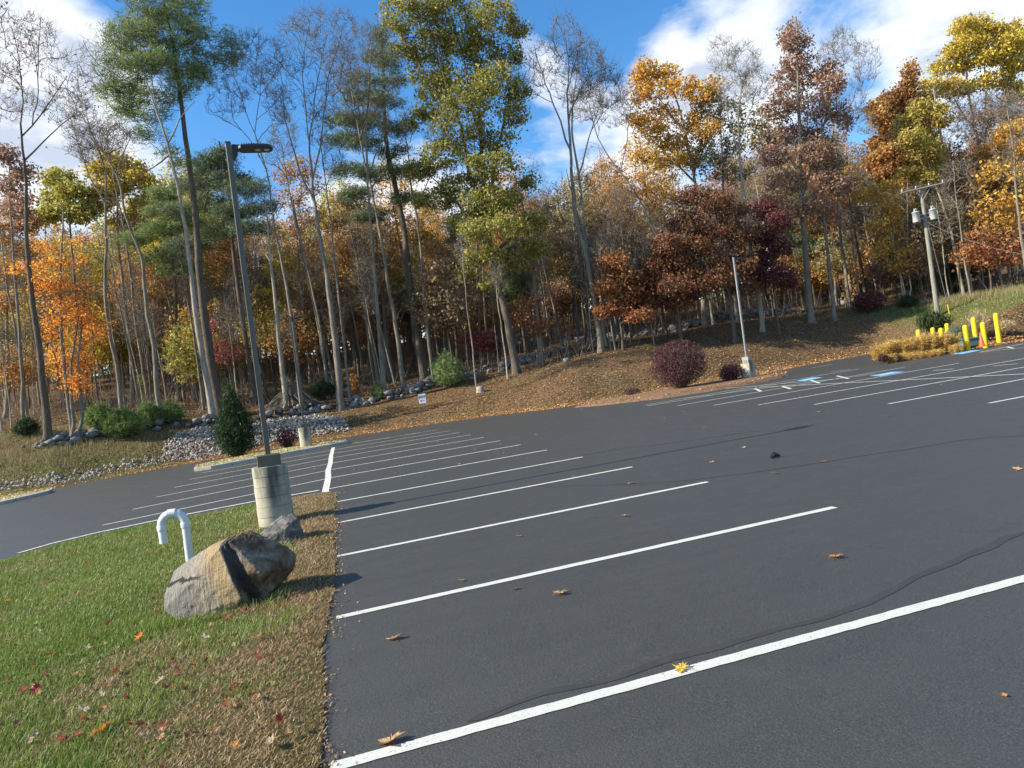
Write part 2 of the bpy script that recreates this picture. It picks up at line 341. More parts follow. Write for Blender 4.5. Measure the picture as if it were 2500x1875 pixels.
# ================================================================== asphalt
def subdiv_poly(P,step=1.0):
    o_=[]
    for i in range(len(P)):
        a=np.array(P[i],float); b=np.array(P[(i+1)%len(P)],float); n=max(1,int(np.hypot(*(b-a))/step))
        for k in range(n): o_.append(a+(b-a)*k/n)
    return np.array(o_)
def in_poly(P,x,y):
    P=np.array(P,float); c=np.zeros(np.shape(x),bool)
    for (x0,y0),(x1,y1) in zip(P,np.roll(P,-1,0)):
        if y0==y1: continue
        k=(y0>y)!=(y1>y); c^=k&(x<(x1-x0)*(y-y0)/(y1-y0)+x0)
    return c
def gridclip(P,step,zf,name,m,kind='structure',extra=None):
    """a sheet filling polygon P: grid faces inside, rim snapped by bisect of bmesh is avoided: triangulate through bmesh with inner points"""
    from mathutils.geometry import delaunay_2d_cdt
    R=subdiv_poly(P,step); x0,y0=R.min(0); x1,y1=R.max(0)
    gx,gy=np.meshgrid(np.arange(x0+step*.5,x1,step),np.arange(y0+step*.5,y1,step)); gx=gx.ravel();gy=gy.ravel()
    k=in_poly(R,gx,gy); gp=np.stack([gx[k],gy[k]],1)
    # drop inner points hugging the rim
    if len(gp):
        dmin=np.full(len(gp),1e9)
        for q in R: dmin=np.minimum(dmin,np.hypot(gp[:,0]-q[0],gp[:,1]-q[1]))
        gp=gp[dmin>step*.45]
    pts=[Vector((float(a),float(b))) for a,b in list(R)+list(gp)]; n=len(R)
    v,e,f,_,_,_=delaunay_2d_cdt(pts,[(i,(i+1)%n) for i in range(n)],[list(range(n))],1,1e-5)
    V=np.array([(a.x,a.y) for a in v]); z=zf(V[:,0],V[:,1])
    me=npmesh(name,np.column_stack([V,z]),[np.array([t for t in f if len(t)==3])],m,smooth=True,attrs=extra(V) if extra else None)
    # make faces look up
    bm=bmesh.new(); bm.from_mesh(me)
    for fc in bm.faces:
        if fc.normal.z<0: fc.normal_flip()
    bm.to_mesh(me); bm.free()
    o=obj(name,me); 
    if kind: o['kind']=kind
    return o
far_edge=[tuple(p) for p in EDGE[2:-1]]
def zl(dz):
    def f(x,y):
        return H0(x,y)+dz
    return f
jit=lambda P,a,seed: P+np.stack([(vnoise(P[:,0],P[:,1],1.3,seed)-.5),(vnoise(P[:,0],P[:,1],1.3,seed+5)-.5)],1)*a
Ein=EDGE.copy()
lotpoly=[(-40,-14)]+[(-40,41)]+[tuple(p) for p in EDGE[2:-1]]+[(52,-14)]
RIM=jit(subdiv_poly(lotpoly,1.0),.35,11)
lot=gridclip(RIM,1.4,zl(0),'parking_lot',M['asphalt'])
# ================================================================== painted markings (each a sheet 4 mm above the asphalt)
XL=-.587; Y0=6.677; SP=2.743; XR=XL+5.683; XB=XR+7.8185; KB=1.8147
def strip(P,w,m,dz=.005,rough=.002,name='painted_line',seed=0,step=.06):
    P=np.array(P,float); seg=np.hypot(*np.diff(P,axis=0).T); cum=np.concatenate([[0],np.cumsum(seg)])
    n=max(3,int(cum[-1]/step)); s=np.linspace(0,cum[-1],n)
    x=np.interp(s,cum,P[:,0]); y=np.interp(s,cum,P[:,1])
    tx=np.gradient(x);ty=np.gradient(y);l=np.hypot(tx,ty);nx_,ny_=-ty/l,tx/l
    rs=np.random.RandomState(seed+int(abs(P[0,0]*31+P[0,1]*17)*10)%9999)
    wob=np.convolve(rs.randn(n+40),np.ones(40)/40,'same')[20:20+n]*.006
    a=w/2+rs.randn(n)*rough; b=w/2+rs.randn(n)*rough
    xl,yl=x+nx_*(a+wob),y+ny_*(a+wob); xr,yr=x-nx_*(b-wob),y-ny_*(b-wob)
    V=np.concatenate([np.stack([xl,yl,H0(xl,yl)+dz],1),np.stack([xr,yr,H0(xr,yr)+dz],1)])
    i=np.arange(n-1); Fq=np.stack([i+n,i+n+1,i+1,i],1)
    return obj(name,npmesh(name,V,[Fq],m),lot)
for t in range(-1,12):
    y=Y0+t*SP
    xe=-.30 if t<4 else XL
    if t==11: strip([(.4,y+.2),(XR-.2,y+.1)],.10,M['paint']); continue
    strip([(xe if t!=-1 else -.32,y-.0),(XR if t>=0 else XR+.2,y)],.105,M['paint'])
    if t>=5: strip([(XL,y),(XL-5.75,y-.02)],.10,M['paint'])
strip([(.45,Y0+11*SP+.55),(1.6,Y0+11*SP+.35),(3.9,Y0+11*SP-.05)],.08,M['paint'])
strip([(XL+.0,17.0),(XL+.02,20.4),(XL-.02,23.2),(XL+.02,26),(XL,30),(XL+.05,36.2)],.17,M['paint'],dz=.009)
for n_ in range(0,7):           # stalls across the aisle; nearest starts furthest right
    y=Y0+(n_-1+KB)*SP
    xr=XB+11.0
    strip([(XB,y),(xr if n_!=0 else XB+12,y)],.105,M['paint'])
strip([(XB,Y0+(6-1+KB)*SP+SP),(XB+8.2,Y0+(5+KB)*SP+SP)],.10,M['paint'])
strip([(XB+5.5,4),(XB+5.5,Y0+(6+KB)*SP)],.105,M['paint'],dz=.009)
strip([(XB+.3,Y0+(6+KB)*SP+.9),(XB+5.4,Y0+(6+KB)*SP+1.1),(XB+12,Y0+(6+KB)*SP+1.2)],.10,M['paint'])
def pxline(a,b,w,m=None,dz=.005):
    A=hit0(*a);B=hit0(*b); strip([A[:2],B[:2]],w,m or M['paint'],dz)
def hit0(px,py):
    d=ray(px,py); lo,hi=1.0,120.0
    for _ in range(60):
        mid=(lo+hi)/2; P=CAM+d*mid
        if P[2]>float(H0(np.array(P[0]),np.array(P[1]))): lo=mid
        else: hi=mid
    return CAM+d*hi
HB=Y0+(5+KB)*SP
for a in [((1843,949),(1858,956)),((1909,943),(1931,950)),((1978,928),(2001,936)),((2043,918),(2072,925)),((2458,847),(2474,851))]: pxline(*a,w=.12,dz=.009)
for a in [((1690,956),(2040,926)),((1650,976),(2142,913))]: pxline(*a,w=.10,dz=.013)
for a in [((1982,898),(2030,890)),((2028,908),(2076,902)),((2277,905),(2328,901)),((2425,894),(2484,888)),((2392,860),(2500,839)),((2392,860),(2500,849))]: pxline(*a,w=.11)
# blue accessible bays painted on the asphalt
def pxquad(P,name,m,dz):
    V=np.array([hit0(*q) for q in P]); c=V.mean(0); n=8; W4=[]
    for i in range(4):
        a,b=V[i],V[(i+1)%4]
        for k in range(n): W4.append(a+(b-a)*k/n)
    W4=np.array(W4); W4[:,2]=H0(W4[:,0],W4[:,1])+dz
    me=npmesh(name,np.concatenate([W4,[[c[0],c[1],float(H0(np.array(c[0]),np.array(c[1])))+dz]]]),[np.array([(i,(i+1)%32,32) for i in range(32)])],m)
    bm=bmesh.new(); bm.from_mesh(me)
    for fc in bm.faces:
        if fc.normal.z<0: fc.normal_flip()
    bm.to_mesh(me); bm.free()
    return obj(name,me,lot)
for q in [[(1942,931),(1964,931.5),(2010,922.5),(1984,922)],[(2122,919),(2150,919.5),(2210,908.5),(2178,908.5)],[(2320,866),(2350,865),(2398,855.5),(2370,856)]]:
    pxquad(q,'accessible_bay_marking',M['blue'],.017)
    c=np.mean([hit0(*p)[:2] for p in q],0); strip([(c[0]-.3,c[1]),(c[0]+.35,c[1]+.05)],.22,M['paint'],.021,.02)
# filled cracks
def crack(px,w,seed=1):
    P=np.array([hit0(*q)[:2] for q in px]); seg=np.hypot(*np.diff(P,axis=0).T); cum=np.concatenate([[0],np.cumsum(seg)])
    n=max(4,int(cum[-1]/.08)); s=np.linspace(0,cum[-1],n); x=np.interp(s,cum,P[:,0]); y=np.interp(s,cum,P[:,1])
    y=y+(vnoise(s,s*0,2.2,seed)-.5)*.10; ww=w*(.45+1.0*vnoise(s,s*0+3,3.1,seed+4)); ww[0]=ww[-1]=.004
    V=np.concatenate([np.stack([x,y+ww/2,H0(x,y)+.003],1),np.stack([x,y-ww/2,H0(x,y)+.003],1)])
    i=np.arange(n-1); obj('crack_sealant',npmesh('crack_sealant',V,[np.stack([i+n,i+n+1,i+1,i],1)],M['seal']),lot)
z6=lambda x,y:(1650+x/1.896,1000+y/1.896)
crack([(1140,1762),(1330,1690),(1500,1650)]+[z6(0,1158),z6(200,1108),z6(340,1060),z6(480,1000),z6(700,960),z6(880,900),z6(1000,840),z6(1160,770),z6(1300,710),z6(1390,650),z6(1500,600),z6(1612,570),(2600,1280)],.068)
crack([z6(-300,345),z6(0,332),z6(320,296),z6(680,245),z6(1050,185),z6(1340,140),z6(1612,120),(2560,1058)],.07,5)
crack([(1417,1112),(1500,1098),(1700,1074),(1850,1052)],.05,8)
crack([(1300,1188),(1400,1186),(1700,1184)],.03,9)
crack([(1650,1000),(1900,1000),(2200,985)],.05,12)
crack([(280,1163),(330,1158),(440,1146)],.12,12)
# ================================================================== traffic islands
def island(P,hgt,name,mt,curbw=0,mc=None,step=.5,crown=.05):
    P=np.array(P,float); R=subdiv_poly(P,.4)
    c=R.mean(0)
    def z(x,y):
        d=np.full(np.shape(x),1e9)
        for (x0,y0),(x1,y1) in zip(R,np.roll(R,-1,0)):
            dx,dy=x1-x0,y1-y0; t=np.clip(((x-x0)*dx+(y-y0)*dy)/(dx*dx+dy*dy+1e-9),0,1); d=np.minimum(d,np.hypot(x-x0-t*dx,y-y0-t*dy))
        return H0(x,y)+np.where(d<.02,-.03 if not curbw else hgt-.03,hgt+crown*ss(0,.8,d)+.03*(vnoise(x,y,3,4)-.5)) if not curbw else H0(x,y)+hgt-.02+crown*ss(.1,1,d)+.02*(vnoise(x,y,3,4)-.5)
    top=gridclip(P,step,z,name,mt)
    if curbw:
        # granite curb stones round the rim, a gap every 1.8 m
        n=len(R); mb=MB(); cum=0
        ctr=R.mean(0); nr=[]
        for i in range(n):
            t=R[(i+1)%n]-R[i-1]; t/=np.hypot(*t)+1e-9; nr.append(np.array([t[1],-t[0]]))
        nr=np.array(nr)
        area=.5*np.sum(R[:,0]*np.roll(R[:,1],-1)-np.roll(R[:,0],-1)*R[:,1]); sg=1 if area>0 else -1
        k=0
        while k<n:
            kk=min(k+4,n); idx=[j%n for j in range(k,kk+1)]; V=[];Fc=[]
            for q,j in enumerate(idx):
                a=R[j]+nr[j]*sg*0.03; b=R[j]-nr[j]*sg*curbw; sh=.012 if q in(0,len(idx)-1) else 0
                if q==0: d_=(R[idx[1]]-R[j]); d_/=np.hypot(*d_); a=a+d_*sh; b=b+d_*sh
                if q==len(idx)-1: d_=(R[idx[-2]]-R[j]); d_/=np.hypot(*d_); a=a+d_*sh; b=b+d_*sh
                za=float(H0(a[0],a[1])); V+=[(a[0],a[1],za-.05),(a[0],a[1],za+hgt+random.uniform(-.006,.006)),(b[0],b[1],za+hgt+.004),(b[0],b[1],za-.05)]
            m_=len(idx)
            for q in range(m_-1):
                for e in range(4): Fc.append((q*4+e,q*4+(e+1)%4,q*4+4+(e+1)%4,q*4+4+e))
            Fc+= [(0,3,2,1),(m_*4-4,m_*4-3,m_*4-2,m_*4-1)]
            mb.add(V,Fc); k+=4
        cb_=mb.build('granite_curb',mc,top)
        bm=bmesh.new(); bm.from_mesh(cb_.data); bmesh.ops.recalc_face_normals(bm,faces=bm.faces); bm.to_mesh(cb_.data); bm.free()
    return top
MED=[(-7.0,36.0),(-6.2,35.7),(-3.5,36.4),(-.6,37.2),(.2,38.0),(.1,38.9),(-.7,39.6),(-3.2,39.9),(-6.2,39.0),(-7.2,37.6)]
island(MED,.14,'median_island',M['gravel'],.13,M['granite'])
MED2=[(-26,35.2),(-17,35.2),(-14.9,35.9),(-13.8,37.6),(-14.0,38.7),(-17,38.9),(-26,38.7)]
island(MED2,.14,'median_island',M['gravel'],.13,M['granite'])
PEN=[(12.4,36.9),(13.2,34.4),(15.3,31.8),(18.2,31.2),(21.0,31.6),(22.8,32.6),(24.6,34.2),(25.2,35.8),(24.6,37.2),(23.4,38.0),(20,37.9),(16.5,37.6),(13.8,37.8)]
island(jit(subdiv_poly(PEN,.5),.25,3),.07,'mulch_island',M['mulch'],0,None,.4,.12)
LAWN=[(-.38,-9),(-.40,3),(-.37,4.5),(-.41,6),(-.35,7.5),(-.31,9),(-.36,10.5),(-.33,12),(-.37,13.5),(-.33,15),(-.33,16.4),(-.55,16.95),(-1.2,17.15),(-2.6,17.55),(-4.4,17.9),(-6.0,17.95),(-6.9,17.6),(-7.6,16.6),(-8.2,15),(-9.2,12),(-10.5,8),(-11,2),(-11,-9)]
def lawn_z(x,y):
    R=np.array(LAWN); d=np.full(np.shape(x),1e9)
    for (x0,y0),(x1,y1) in zip(R,np.roll(R,-1,0)):
        dx,dy=x1-x0,y1-y0; t=np.clip(((x-x0)*dx+(y-y0)*dy)/(dx*dx+dy*dy+1e-9),0,1); d=np.minimum(d,np.hypot(x-x0-t*dx,y-y0-t*dy))
    return H0(x,y)+.015+.04*ss(0,.35,d)+.03*ss(.3,3,d)+.03*(fbm(x,y,1.1,9)-.5)*ss(0,.6,d)
lawn=gridclip(LAWN,.3,lawn_z,'lawn_soil',M['soil'])
strip([(-.75,17.75),(-2.3,18.38),(-4.3,18.78),(-6.0,18.85),(-6.9,18.6),(-7.4,18.1)],.14,M['paint'],.012,.01)
def zat(x,y): return float(lawn_z(np.array([x]),np.array([y]))[0])
# ---- grass: blades over the lawn, denser near the camera
def sample_lawn(n,ylo,yhi):
    x=-R0.rand(n)*11.0; y=ylo+R0.rand(n)*(yhi-ylo)
    k=in_poly(LAWN,x,y)&(x>-(.62*np.maximum(y,0)+1.3)); return x[k],y[k]
def deadness(x,y):
    e=np.exp(-np.maximum(-.3-x,0)/.50)*1.7*(.65+.7*fbm(x,y,2.0,21)); f=fbm(x,y,.9,5); f2=fbm(x,y,3.2,6)
    low=ss(6.6,3.6,0) if False else np.clip((7.2-y)/4,0,1)*np.clip((x+2.7)/1.6,0,1)*1.05
    farr=np.clip((y-11.2)/4,0,1)*np.clip((x+2.2)/1.2,0,1)*.75
    return np.clip(e+low*(.45+.9*f)+farr*(.4+.9*f)+(f-.48)*1.4+(f2-.5)*1.3+.17,0,1)
gx=[];gy=[]
for n,a,b in ((260000,1.5,5.2),(170000,5.2,8.5),(120000,8.5,12.5),(90000,12.5,18.2)):
    x,y=sample_lawn(n,a,b); gx.append(x);gy.append(y)
gx=np.concatenate(gx);gy=np.concatenate(gy); n=len(gx)
dd_=deadness(gx,gy); dead=R0.rand(n)<dd_
tuft=fbm(gx,gy,1.6,31)
z0=lawn_z(gx,gy)-.004; far_=np.clip(gy/12,.25,1.3)
hh=(.022+.028*R0.rand(n)+.045*np.clip(tuft-.42,0,1))*np.where(dead,.62,1)*(.85+.3*far_)
ww=(.0022+.0030*far_)*np.where(dead,1.0,1.15)
be=np.abs(np.hypot((gx+1.45)/.64,(gy-7.78)/.30)-1)*.35; b2=np.abs(np.hypot((gx+1.18)/.34,(gy-11.1)/.28)-1)*.3; hh=hh*(1+1.5*np.exp(-(be/.07)**2)+1.2*np.exp(-(b2/.08)**2))
an=R0.rand(n)*6.283; ln=hh*np.where(dead,1.6,.55)*(.3+R0.rand(n)); la=R0.rand(n)*6.283+0; 
lx=np.cos(la)*ln+.25*hh; ly=np.sin(la)*ln
bx,by=np.cos(an)*ww,np.sin(an)*ww
V=np.empty((n,4,3))
V[:,0]=np.stack([gx-bx,gy-by,z0],1);V[:,1]=np.stack([gx+bx,gy+by,z0],1)
V[:,2]=np.stack([gx+lx+bx*.3,gy+ly+by*.3,z0+hh],1);V[:,3]=np.stack([gx+lx-bx*.3,gy+ly-by*.3,z0+hh],1)
g1=np.array([.12,.185,.03]);g2=np.array([.24,.305,.065]);g3=np.array([.38,.36,.13]);d1=np.array([.42,.30,.145]);d2=np.array([.29,.165,.08]);d3=np.array([.58,.45,.26])
r=R0.rand(n,1); r2=R0.rand(n,1); warm=np.clip(fbm(gx,gy,.7,15)*1.6-.4,0,1)[:,None]
cg=(g1*(1-r)+g2*r)*(1-.5*warm)+(g2*(1-r)+g3*r)*.5*warm
edge=np.clip(np.exp(-np.maximum(-.3-gx,0)/.5),0,1)[:,None]
cd=np.where(r2<.35+.3*edge,d2,np.where(r2<.85,d1,d3))*(.75+.5*r)
C=np.where(dead[:,None],cd,cg)
me=npmesh('grass',V.reshape(-1,3),[np.arange(n*4).reshape(n,4)],M['grass'],attrs={'c':('FLOAT_COLOR',np.repeat(C,4,0))})
tag(obj('grass',me),'short lawn grass, green with brown dead patches','grass',kind='stuff')
# ================================================================== lamps
def rockmesh(seed,sub=2,amp=.25,flat=.75):
    bm=bmesh.new(); bmesh.ops.create_icosphere(bm,subdivisions=sub,radius=1); rs=np.random.RandomState(seed)
    pl=[(lambda v:v/np.linalg.norm(v))(rs.randn(3)) for _ in range(7)]; off=[.55+.35*rs.rand() for _ in pl]
    for v in bm.verts:
        p=np.array(v.co)
        for n_,o_ in zip(pl,off):
            k=p@n_-o_
            if k>0: p=p-n_*k*.92
        p*=1+amp*.3*rs.randn()*.25; v.co=Vector(p)
    V=np.array([v.co[:] for v in bm.verts]); V[:,2]*=flat; Fc=np.array([[v.index for v in f.verts] for f in bm.faces]); bm.free(); return V,Fc
def light_pole(base,label,grp,arm=0,round_=True,hc=1.07,hp=5.72,rc=.305,bolt=True):
    x,y,z=base
    e=empty('light_pole',(x,y,z),label,'light pole',grp)
    m=MB()
    if round_:
        prof=[(rc,-.1)]
        k=6
        for i in range(k):
            a=hc*i/k; b=hc*(i+1)/k
            prof+=[(rc+(.004 if i%2 else 0),a+.004),(rc+(.004 if i%2 else 0),b-.008)]+([(rc-.010,b-.005),(rc-.010,b+.001)] if i<k-1 else [])
        prof+=[(rc-.012,hc)]
        m.lathe((0,0,0),prof,64,sm=False)
    else:
        m.box((0,0,hc*.42),(.68,.56,hc*.84),.5,bev=.02); m.box((0.02,0,hc*.92),(.44,.36,hc*.16),.5,bev=.015)
    m.build('concrete_base',M['conc'],e)
    m=MB(); m.box((0,0,hc+.10),(.40,.40,.20),.12 if round_ else .5,bev=.008); m.build('base_cover',M['bronze'] if round_ else M['galv'],e)
    pm=M['bronze'] if round_ else M['galv']
    m=MB(); m.box((0,0,hc+.15+hp/2),(.09,.09,hp),arm,bev=.007); ca,sa=math.cos(arm),math.sin(arm)
    m.box((0,0,hc+.15+hp+.012),(.097,.097,.02),arm); 
    for zz in(.25,.32): m.box((0,-.056,hc+.15+hp-zz+.15),(.016,.006,.016),arm)
    m.build('pole',pm,e)
    zt=hc+.15+hp-.12
    m=MB()
    # gusset bracket: plate tapering down the pole
    T=lambda u,v,w:(u*ca-v*sa,u*sa+v*ca,w)
    pr=[(.054,zt+.09),(.21,zt+.085),(.21,zt-.005),(.155,zt-.03),(.13,zt-.10),(.085,zt-.18),(.054,zt-.18)]
    V=[T(u,-.028,w) for u,w in pr]+[T(u,.028,w) for u,w in pr]; k=len(pr)
    m.add(V,[tuple(range(k)),tuple(range(2*k-1,k-1,-1))]+[(i+k,(i+1)%k+k,(i+1)%k,i) for i in range(k)])
    m.build('arm',M['head'],e)
    # flat luminaire with rounded nose
    out_=[(.17,-.09),(.21,-.135),(.48,-.145),(.68,-.132),(.74,-.10),(.765,0),(.74,.10),(.68,.132),(.48,.145),(.21,.135),(.17,.09)]
    m=MB();V=[];k=len(out_)
    for w,s in ((zt-.018,.97),(zt-.008,1),(zt+.045,1),(zt+.068,.9)): V+=[T(.46+(u-.46)*s,v*s,w-.01*(w>zt+.03)+(.006 if .25<u<.6 and w>zt+.05 else 0)) for u,v in out_]
    Fc=[tuple(range(k-1,-1,-1)),tuple(range(3*k,4*k))]
    for q in range(3): Fc+=[(q*k+i,q*k+(i+1)%k,(q+1)*k+(i+1)%k,(q+1)*k+i) for i in range(k)]
    m.add(V,Fc)
    for i in range(6): m.box(T(.24+.04*i,0,zt+.078),(.010,.20,.022),arm)
    hd=m.build('lamp_head',M['head'],e)
    for q,(u,v) in enumerate([(.50,-.03),(.65,-.03)]):
        m=MB(); m.lathe(T(u,v,zt-.031),[(.048,0),(.052,.006),(.05,.014)],16); m.lathe(T(u,v,zt-.039),[(.015,0),(.032,.009)],12); m.build('lens',M['lens'],hd)
    m=MB(); m.lathe(T(.59,.07,zt-.029),[(.03,0),(.04,.012)],12); m.build('motion_sensor',M['bronze'],hd)
    return e
LP=(-1.37,13.35); light_pole((*LP,zat(*LP)-.02),'bronze square light pole on a stained round concrete base on the lawn behind the boulders','parking lot light poles',arm=.05)
light_pole((-1.9,38.2,float(H0(-1.9,38.2))+.12),'distant bronze light pole on a round concrete base in the gravel median','parking lot light poles',arm=.05,hp=5.7)
p=hit0(1839,925); light_pole((p[0]-.9,p[1]-1.0,float(H0(p[0],p[1]))+.08),'pale galvanised light pole on a blocky concrete base in the mulch island','parking lot light poles',arm=.05,round_=False,hc=1.05)
# ================================================================== PVC vent pipe
vx,vy=-2.42,11.2; vz=zat(vx,vy)
e=empty('vent_pipe',(vx,vy,vz),'white plastic candy-cane vent pipe standing in the grass behind the large boulder','pipe')
r=.057; hgt=.60; cc=.165
u=np.array([-1,.12]); u=u/np.hypot(*u)
m=MB(); m.tube([(0,0,-.1),(0,0,hgt)],r,24); m.build('riser',M['pvc'],e)
m=MB(); m.tube([(u[0]*2*cc,u[1]*2*cc,hgt+.005),(u[0]*2*cc,u[1]*2*cc,hgt-.25)],r,24)
m.build('outlet',M['pvc'],e)
m=MB()
for a0,a1 in ((0,88),(92,180)):
    P=[(u[0]*(cc-cc*math.cos(rad(a))),u[1]*(cc-cc*math.cos(rad(a))),hgt+cc*math.sin(rad(a))) for a in np.linspace(a0,a1,12)]; m.tube(P,r*1.07,24)
top=(u[0]*cc,u[1]*cc,hgt+cc); m.tube([(top[0]-u[0]*.055,top[1]-u[1]*.055,top[2]),(top[0]+u[0]*.055,top[1]+u[1]*.055,top[2])],r*1.15,24)
for q in (0,2*cc): m.lathe((u[0]*q,u[1]*q,hgt-.065),[(r*1.16,0),(r*1.19,.01),(r*1.19,.07),(r*1.1,.08)],24)
m.build('elbow',M['pvc'],e)
m=MB(); m.lathe((u[0]*2*cc,u[1]*2*cc,hgt-.252),[(r*.86,0),(r*.86,.004)],20); m.build('mouth_shade',M['head'],e)  # black disc on the capped outlet paints the shade inside the pipe
# ================================================================== boulders
def hullrock(name,hulls,loc,mt,label,voxel,disp,rz=0,parent_up=None):
    bm=bmesh.new()
    for P in hulls:
        vs=[bm.verts.new(p) for p in P]; r_=bmesh.ops.convex_hull(bm,input=vs)
        bad=list({g for g in r_['geom_interior']+r_['geom_unused'] if isinstance(g,bmesh.types.BMVert)}); bmesh.ops.delete(bm,geom=bad,context='VERTS')
    me=bpy.data.meshes.new(name); bm.to_mesh(me); bm.free(); 
    for q in (mt if isinstance(mt,list) else [mt]): me.materials.append(q)
    o=obj(name,me,None,loc); o.rotation_euler=(0,0,rz)
    rm=o.modifiers.new('remesh','REMESH'); rm.mode='VOXEL'; rm.voxel_size=voxel; rm.use_smooth_shade=True
    sm=o.modifiers.new('smooth','SMOOTH'); sm.iterations=1; sm.factor=.5
    for sz,st in disp:
        tx=bpy.data.textures.new('rock','CLOUDS'); tx.noise_scale=sz; tx.noise_depth=4
        dm=o.modifiers.new('displace','DISPLACE'); dm.texture=tx; dm.strength=st; dm.mid_level=.5; dm.texture_coords='LOCAL'
    tag(o,label,'boulder','boulders on the lawn'); return o
def m_boulder():
    m,nt=mat('split_boulder'); p=oco(nt); sep=N(nt,'SeparateXYZ'); L(nt,p,sep.inputs[0])
    t0_=math_(nt,'ADD',sep.outputs[0],.18)
    # layering runs parallel to the cleft (tilted)
    mp=N(nt,'Mapping'); L(nt,p,mp.inputs[0]); mp.inputs['Rotation'].default_value=(0,rad(28),0); mp.inputs['Scale'].default_value=(13,3,.8)
    lay=noise(nt,mp.outputs[0],2.6,7,.7,.3); n=noise(nt,p,4,7,.7,.4); n2=noise(nt,p,24,6,.7)
    a=ramp(nt,lay,[(.30,(.13,.11,.09)),(.44,(.28,.235,.18)),(.58,(.40,.33,.235)),(.74,(.52,.46,.36))])
    a=mix(nt,ramp(nt,n,[(.50,0.0),(.66,.8)]),a,(.19,.18,.165)); a=mix(nt,ramp(nt,math_(nt,'ADD',t0_,math_(nt,'MULTIPLY',n,.5)),[(.0,.75),(.22,0.0)]),a,(.24,.225,.20))
    b=ramp(nt,n,[(.32,(.045,.03,.02)),(.46,(.16,.10,.055)),(.58,(.27,.21,.15)),(.72,(.46,.42,.36))])
    # tilted coordinate across the split
    t=math_(nt,'ADD',sep.outputs[0],math_(nt,'MULTIPLY',sep.outputs[2],.355))
    t=math_(nt,'ADD',t,math_(nt,'MULTIPLY',math_(nt,'SUBTRACT',n,.5),.14))
    gold=ramp(nt,t,[(.02,0.0),(.20,1.0),(.34,.8),(.36,0.0)]); a=mix(nt,math_(nt,'MULTIPLY',gold,.6),a,(.44,.28,.10))
    side=ramp(nt,t,[(.355,0.0),(.375,1.0)])
    c=mix(nt,side,a,b)
    # long fissure across the grey face
    cr=math_(nt,'ABSOLUTE',math_(nt,'ADD',math_(nt,'SUBTRACT',sep.outputs[2],math_(nt,'ADD',.575,math_(nt,'MULTIPLY',sep.outputs[0],.20))),math_(nt,'MULTIPLY',math_(nt,'SUBTRACT',n,.5),.22)))
    crm=math_(nt,'MULTIPLY',ramp(nt,cr,[(.006,1.0),(.022,0.0)]),ramp(nt,math_(nt,'ADD',sep.outputs[0],.5),[(.22,1.0),(.38,0.0)])); c=mix(nt,math_(nt,'MULTIPLY',crm,.9),c,(.035,.03,.027))
    # shade of the recessed face left of the brown one, painted as a dark band
    nrm=N(nt,'NewGeometry').outputs['True Normal']; 
    c=mix(nt,ramp(nt,n2,[(.62,0.0),(.78,.3)]),c,(.50,.47,.42)); 
    dk=N(nt,'Attribute'); 
    band=ramp(nt,t,[(.345,0.0),(.36,1.0),(.50,1.0),(.53,0.0)]); c=mix(nt,math_(nt,'MULTIPLY',band,.85),c,(.05,.048,.048))
    out(nt,bsdf(nt,c,.85,bump(nt,math_(nt,'SUBTRACT',math_(nt,'ADD',math_(nt,'MULTIPLY',lay,1.2),math_(nt,'MULTIPLY',n2,.5)),math_(nt,'MULTIPLY',crm,1.5)),1.0,.028),.2)); return m
# local frame: x right, y away from the camera, z up (metres)
s=1/1015.; c0=1000
def bp(u,v,y):   # u,v = silhouette coordinates measured on the face; roll removed
    a=rad(7.4); dx=(u-c0)*s; dz=(1470-v)*s; return (dx*math.cos(a)+dz*math.sin(a),y,-dx*math.sin(a)+dz*math.cos(a))
A=[bp(305,1200,.10),bp(330,1370,.02),bp(500,1500,-.03),bp(850,1520,-.08),bp(1090,1480,-.12),bp(1250,1215,-.22),bp(1130,960,-.20),bp(960,620,-.02),bp(1010,550,.12),bp(480,1080,.05),bp(600,1060,-.04),
   bp(760,650,.35),bp(350,960,.30),bp(345,1040,.2),bp(400,1430,.6),bp(1100,1450,.6),bp(1020,560,.5),bp(460,880,.4)]
B=[bp(1045,545,.05),bp(1150,478,.22),bp(1350,560,.25),bp(1640,690,.30),bp(1790,850,.32),bp(1785,965,.25),bp(1600,1150,.12),bp(1455,1290,.02),bp(1430,930,-.13),bp(1290,925,-.10),bp(1200,800,-.04),bp(1390,1430,.15),bp(1150,1450,.10),
   bp(1150,520,.6),bp(1650,800,.65),bp(1200,1440,.7),bp(1560,1300,.45),bp(900,700,.5)]
Cc=[bp(1000,600,.0),bp(1100,700,.0),bp(1250,960,-.06),bp(1430,1000,.0),bp(1440,1300,.06),bp(1250,1330,.0),bp(1130,1500,.0),bp(1000,600,.4),bp(1400,1000,.5),bp(1400,1440,.5),bp(1000,1480,.5)]
bl=hullrock('boulder',[A,B,Cc],(-1.45,7.80,zat(-1.45,7.80)-.04),m_boulder(),'large split grey and brown boulder sitting on the lawn in front of the vent pipe',.011,[(.3,.035),(.07,.016),(.022,.009)])
bl.rotation_euler=(0,0,rad(-4)); bl.scale=(.88,.9,.82)
s2=[(-.30,-.05,-.05),(-.34,.12,.02),(-.22,-.16,.12),(-.12,-.02,.22),(.08,.05,.33),(.20,.05,.34),(.26,-.04,.28),(.12,-.20,.20),(.32,-.10,.03),(.34,.10,-.05),(.12,-.24,-.05),(-.20,-.22,-.05),(.22,.28,.24),(-.2,.3,.1),(.25,.35,-.05),(-.25,.35,-.05)]
